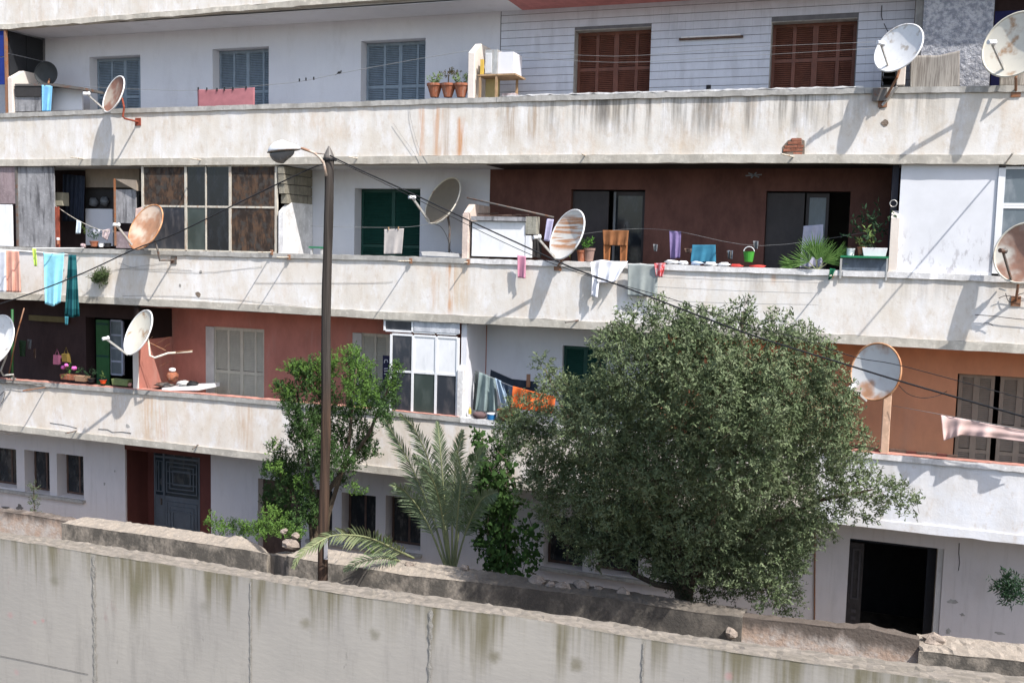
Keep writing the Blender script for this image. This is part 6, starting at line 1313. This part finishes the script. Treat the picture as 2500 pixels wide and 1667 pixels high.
g = m_gwt.t.nodes.new('ShaderNodeSeparateXYZ'); ge = m_gwt.t.nodes.new('ShaderNodeNewGeometry'); m_gwt.t.links.new(ge.outputs['Normal'], g.inputs[0]); topf = m_gwt.step(g.outputs[2], .3, .7)
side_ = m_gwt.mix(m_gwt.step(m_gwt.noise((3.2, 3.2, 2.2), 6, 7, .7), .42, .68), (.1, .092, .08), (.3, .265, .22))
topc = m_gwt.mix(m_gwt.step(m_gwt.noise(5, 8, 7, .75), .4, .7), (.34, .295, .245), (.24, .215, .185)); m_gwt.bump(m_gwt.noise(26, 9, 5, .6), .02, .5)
topc = m_gwt.mix(m_gwt.mul(m_gwt.step(m_gwt.noise(28, 12, 3), .6, .68), .8), topc, (.5, .44, .37))
grime_shade = m_gwt.mul(m_gwt.step(m_gwt.math('ADD', m_gwt.X, m_gwt.noise(2, 40)), -5.6, -4.9), m_gwt.step(m_gwt.X, -1.3, -1.7))  # dark stretch under the olive: grime and tree shade put into the colour
m_gwt = m_gwt.out(m_gwt.mix(m_gwt.mul(grime_shade, .62), m_gwt.mix(topf, side_, topc), (.055, .05, .045)))
m_peel = NT('wall_peeling_pink', .95, .1); zz_ = m_peel.math('ADD', m_peel.Z, m_peel.mul(m_peel.noise((4, 4, 1.2), 4, 6, .7), .5))
cc_ = m_peel.mix(m_peel.step(m_peel.noise((3, 3, 3), 5, 8, .75), .4, .62), (.4, .3, .235), (.46, .42, .38)); m_peel.bump(m_peel.noise(18, 6, 6), .02, .7)
m_peel = m_peel.out(m_peel.mix(m_peel.step(zz_, 2.16, 2.42), cc_, (.12, .1, .085)))
YW, YWb = -3.4, -2.8
wallstrip('wall_section', '', '', [(-700, 1168), (0, 1248), (75, 1256), (150, 1269), (175, 1276)], None, YW + .28, YW + .5, m_peel, obj=gw, seed=1)
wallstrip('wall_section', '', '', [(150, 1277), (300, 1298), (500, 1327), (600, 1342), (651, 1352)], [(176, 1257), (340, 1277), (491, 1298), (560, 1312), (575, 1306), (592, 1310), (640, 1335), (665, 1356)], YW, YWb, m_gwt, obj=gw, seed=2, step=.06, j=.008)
wallstrip('wall_section', '', '', [(648, 1352), (702, 1360)], [(590, 1330), (700, 1345)], YW + .1, YWb + .1, m_gw1, obj=gw, seed=3)
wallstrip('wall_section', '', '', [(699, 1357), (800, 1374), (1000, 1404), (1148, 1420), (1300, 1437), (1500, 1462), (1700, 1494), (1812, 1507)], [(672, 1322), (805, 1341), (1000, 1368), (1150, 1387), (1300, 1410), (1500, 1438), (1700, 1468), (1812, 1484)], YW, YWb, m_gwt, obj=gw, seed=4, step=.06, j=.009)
wallstrip('wall_section', '', '', [(1810, 1506), (1950, 1520), (2090, 1536), (2110, 1532), (2245, 1563)], None, YW + .1, YW + .3, m_peel, obj=gw, seed=5)
wallstrip('wall_section', '', '', [(2243, 1590), (2290, 1592), (2500, 1614), (2900, 1655)], [(2245, 1545), (2500, 1572), (2900, 1615)], YW - .1, YWb, m_gwt, obj=gw, seed=6, step=.06, j=.012)
# loose stones
m_st = concrete('rubble', (.36, .3, .25), 110, (.15, .12, .1), .5, 8, .03)
for i_, (x, y, Y, s_, lb_) in enumerate(((694, 1296, -2.8, .06, 'small pale stone nearest the low shrub'), (722, 1308, -2.9, .065, 'pinkish stone left of the pole among shrub leaves'), (710, 1328, -2.95, .13, 'broad base stone under the two small stones by the low shrub'), (702, 1326, -3.0, .07, 'white edged stone at the gap in the garden wall'), (1000, 1378, -3.0, .07, 'red brown stone on the wall right of the palm frond'),
        (1310, 1420, -3.0, .12, 'flat slab of stone on the shaded wall top'), (1345, 1427, -3.1, .06, 'small pale stone beside the flat slab'), (1375, 1433, -3.1, .11, 'round stone on the shaded wall top'), (1420, 1428, -2.9, .12, 'blocky stone right of the round one'), (1460, 1436, -2.9, .09, 'low stone before the olive trunk'), (1520, 1445, -2.95, .09, 'small stone in the olive shade'), (1785, 1545, -3.5, .1, 'broken stone at the end of the thick wall'), (2280, 1560, -3.1, .12, 'pink stone on the thick wall at bottom right'), (1135, 1385, -2.9, .06, 'little stone by the vine foot'))):
    c = P(x, y, Y); b = MB(); b.blob(c, (s_ * random.uniform(.9, 1.4), s_, s_ * random.uniform(.5, .9)), 8, 5, .25); tag(b.build('stone', m_st), lb_, 'stone', 'loose stones on the garden wall')

fgm = NT('foreground_concrete', .93, .12)
zt_ = 5.35
def fgz(nz): return nz
k1 = fgm.noise((1.2, 1.2, .8), 3, 5); col = fgm.mix(fgm.step(k1, .35, .65), (.31, .293, .268), (.355, .334, .3))
col = fgm.mix(fgm.mul(fgm.step(fgm.noise((9, 9, 1.4), 5, 6, .7), .5, .72), .35), col, (.19, .18, .165))
col = fgm.mix(fgm.mul(fgm.step(fgm.noise((5, 5, 2), 25, 5, .7), .62, .72), .5), col, (.27, .2, .19))
# algae streaks measured down from the sloping top edge
fa = P(0, 1314, -12.7); fb = P(2340, 1667, -12.7); sl = (fb.z - fa.z) / (fb.x - fa.x)
topz = fgm.math('ADD', fgm.mul(fgm.math('SUBTRACT', fgm.X, fa.x), sl), fa.z); dpt = fgm.math('SUBTRACT', topz, fgm.Z)
ln = fgm.step(fgm.noise((5.5, 5.5, .01), 8, 4, .7), .34, .72)
st_ = fgm.step(fgm.math('SUBTRACT', dpt, fgm.mul(ln, .42)), .08, -.24)
sk = fgm.step(fgm.noise((15, 15, 1.0), 9, 4, .6), .36, .62)
col = fgm.mix(fgm.mul(fgm.mul(st_, fgm.math('ADD', fgm.mul(sk, .6), .3)), .85), col, (.11, .095, .042))
col = fgm.mix(fgm.mul(fgm.step(fgm.noise((30, 30, 8), 14, 4), .68, .74), .45), col, (.16, .15, .14))
for (sx, sy, r_, sc_, st2) in ((1207, 1602, .05, (.17, .155, .11), .8), (1407, 1622, .055, (.17, .155, .11), .8), (746, 1520, .05, (.18, .165, .12), .7), (914, 1548, .05, (.18, .17, .13), .7), (334, 1433, .06, (.17, .16, .11), .8), (133, 1417, .05, (.17, .16, .12), .6), (500, 1480, .05, (.2, .19, .16), .5), (85, 1518, .02, (.45, .2, .2), .5), (105, 1515, .02, (.45, .2, .2), .5), (25, 1500, .03, (.42, .22, .22), .4), (1780, 1650, .03, (.45, .2, .2), .4), (40, 1640, .03, (.4, .24, .24), .4)):
    q_ = P(sx, sy, -12.7); dx_ = fgm.math('SUBTRACT', fgm.X, q_.x); dz_ = fgm.math('SUBTRACT', fgm.Z, q_.z)
    d_ = fgm.math('SQRT', fgm.math('ADD', fgm.mul(dx_, dx_), fgm.mul(dz_, dz_))); d_ = fgm.math('ADD', d_, fgm.mul(fgm.noise(30, sx * .1, 3), r_ * .9))
    col = fgm.mix(fgm.mul(fgm.step(d_, r_ * 1.5, r_ * .6), st2), col, sc_)
g = fgm.t.nodes.new('ShaderNodeSeparateXYZ'); ge = fgm.t.nodes.new('ShaderNodeNewGeometry'); fgm.t.links.new(ge.outputs['Normal'], g.inputs[0])
tcol = fgm.mix(fgm.step(fgm.noise((9, 30, 9), 15, 7, .75), .35, .65), (.175, .155, .125), (.27, .235, .195)); fgm.bump(fgm.math('ADD', fgm.noise((14, 60, 40), 18, 5), fgm.mul(fgm.noise(3, 19, 3), .5)), .004, .35)
m_fg = fgm.out(fgm.mix(fgm.step(g.outputs[2], .4, .75), col, tcol))
FT = [(-900, 1180), (0, 1314), (106, 1330), (212, 1347), (425, 1381), (638, 1416), (850, 1451), (1000, 1473), (1255, 1505), (1510, 1548), (1700, 1578), (2040, 1626), (2340, 1667), (3200, 1790)]
FB = [(-900, 1168), (0, 1297), (212, 1324), (425, 1357), (638, 1395), (850, 1426), (1000, 1447), (1255, 1483), (1510, 1521), (1680, 1551), (1765, 1560), (2040, 1596), (2500, 1652), (3200, 1738)]
fwl = thing('concrete_parapet', 'long grey concrete wall with algae streaks across the foreground', 'wall', (-1.5, -12.7, 0))
o = wallstrip('wall', '', '', FT, FB, -12.7, -12.53, m_fg, z0=0.0, obj=fwl, seed=9, step=.03, j=.0045)
def fgp(x, y): return P(x, y, -12.704)
m_jt = concrete('joint_mortar', (.31, .295, .265), 120, (.17, .16, .14), .7, 38, .01); m_plug = concrete('plug', (.225, .215, .175), 121, (.16, .15, .1), .7, 20, .01)
for (x, y0) in ((228, 1352), (612, 1413), (1052, 1482), (1572, 1560)):
    sk_ = 1.0 if x in (228, 1052) else .5
    a = fgp(x, y0 + 6); z_ = a.z; b = MB(); vs_ = []; n = 46
    for i in range(n): zz = z_ - i * .022; w_ = (.003 + random.uniform(0, .016)) * sk_; vs_ += [(a.x - w_ + random.uniform(-.003, .003), -12.706, zz), (a.x - .002, -12.7062 - random.uniform(0, .003) * sk_, zz), (a.x + w_, -12.706, zz)]
    b.add(vs_, [(3 * i + k_, 3 * i + k_ + 1, 3 * i + k_ + 4, 3 * i + k_ + 3) for i in range(n - 1) for k_ in range(2)]); b.build('panel_joint', m_jt, fwl)
b = MB(); b.tube([fgp(-40, 1592), fgp(60, 1612), fgp(140, 1629), fgp(215, 1645)], .0012, 4); b.build('crack', m_dark, fwl)
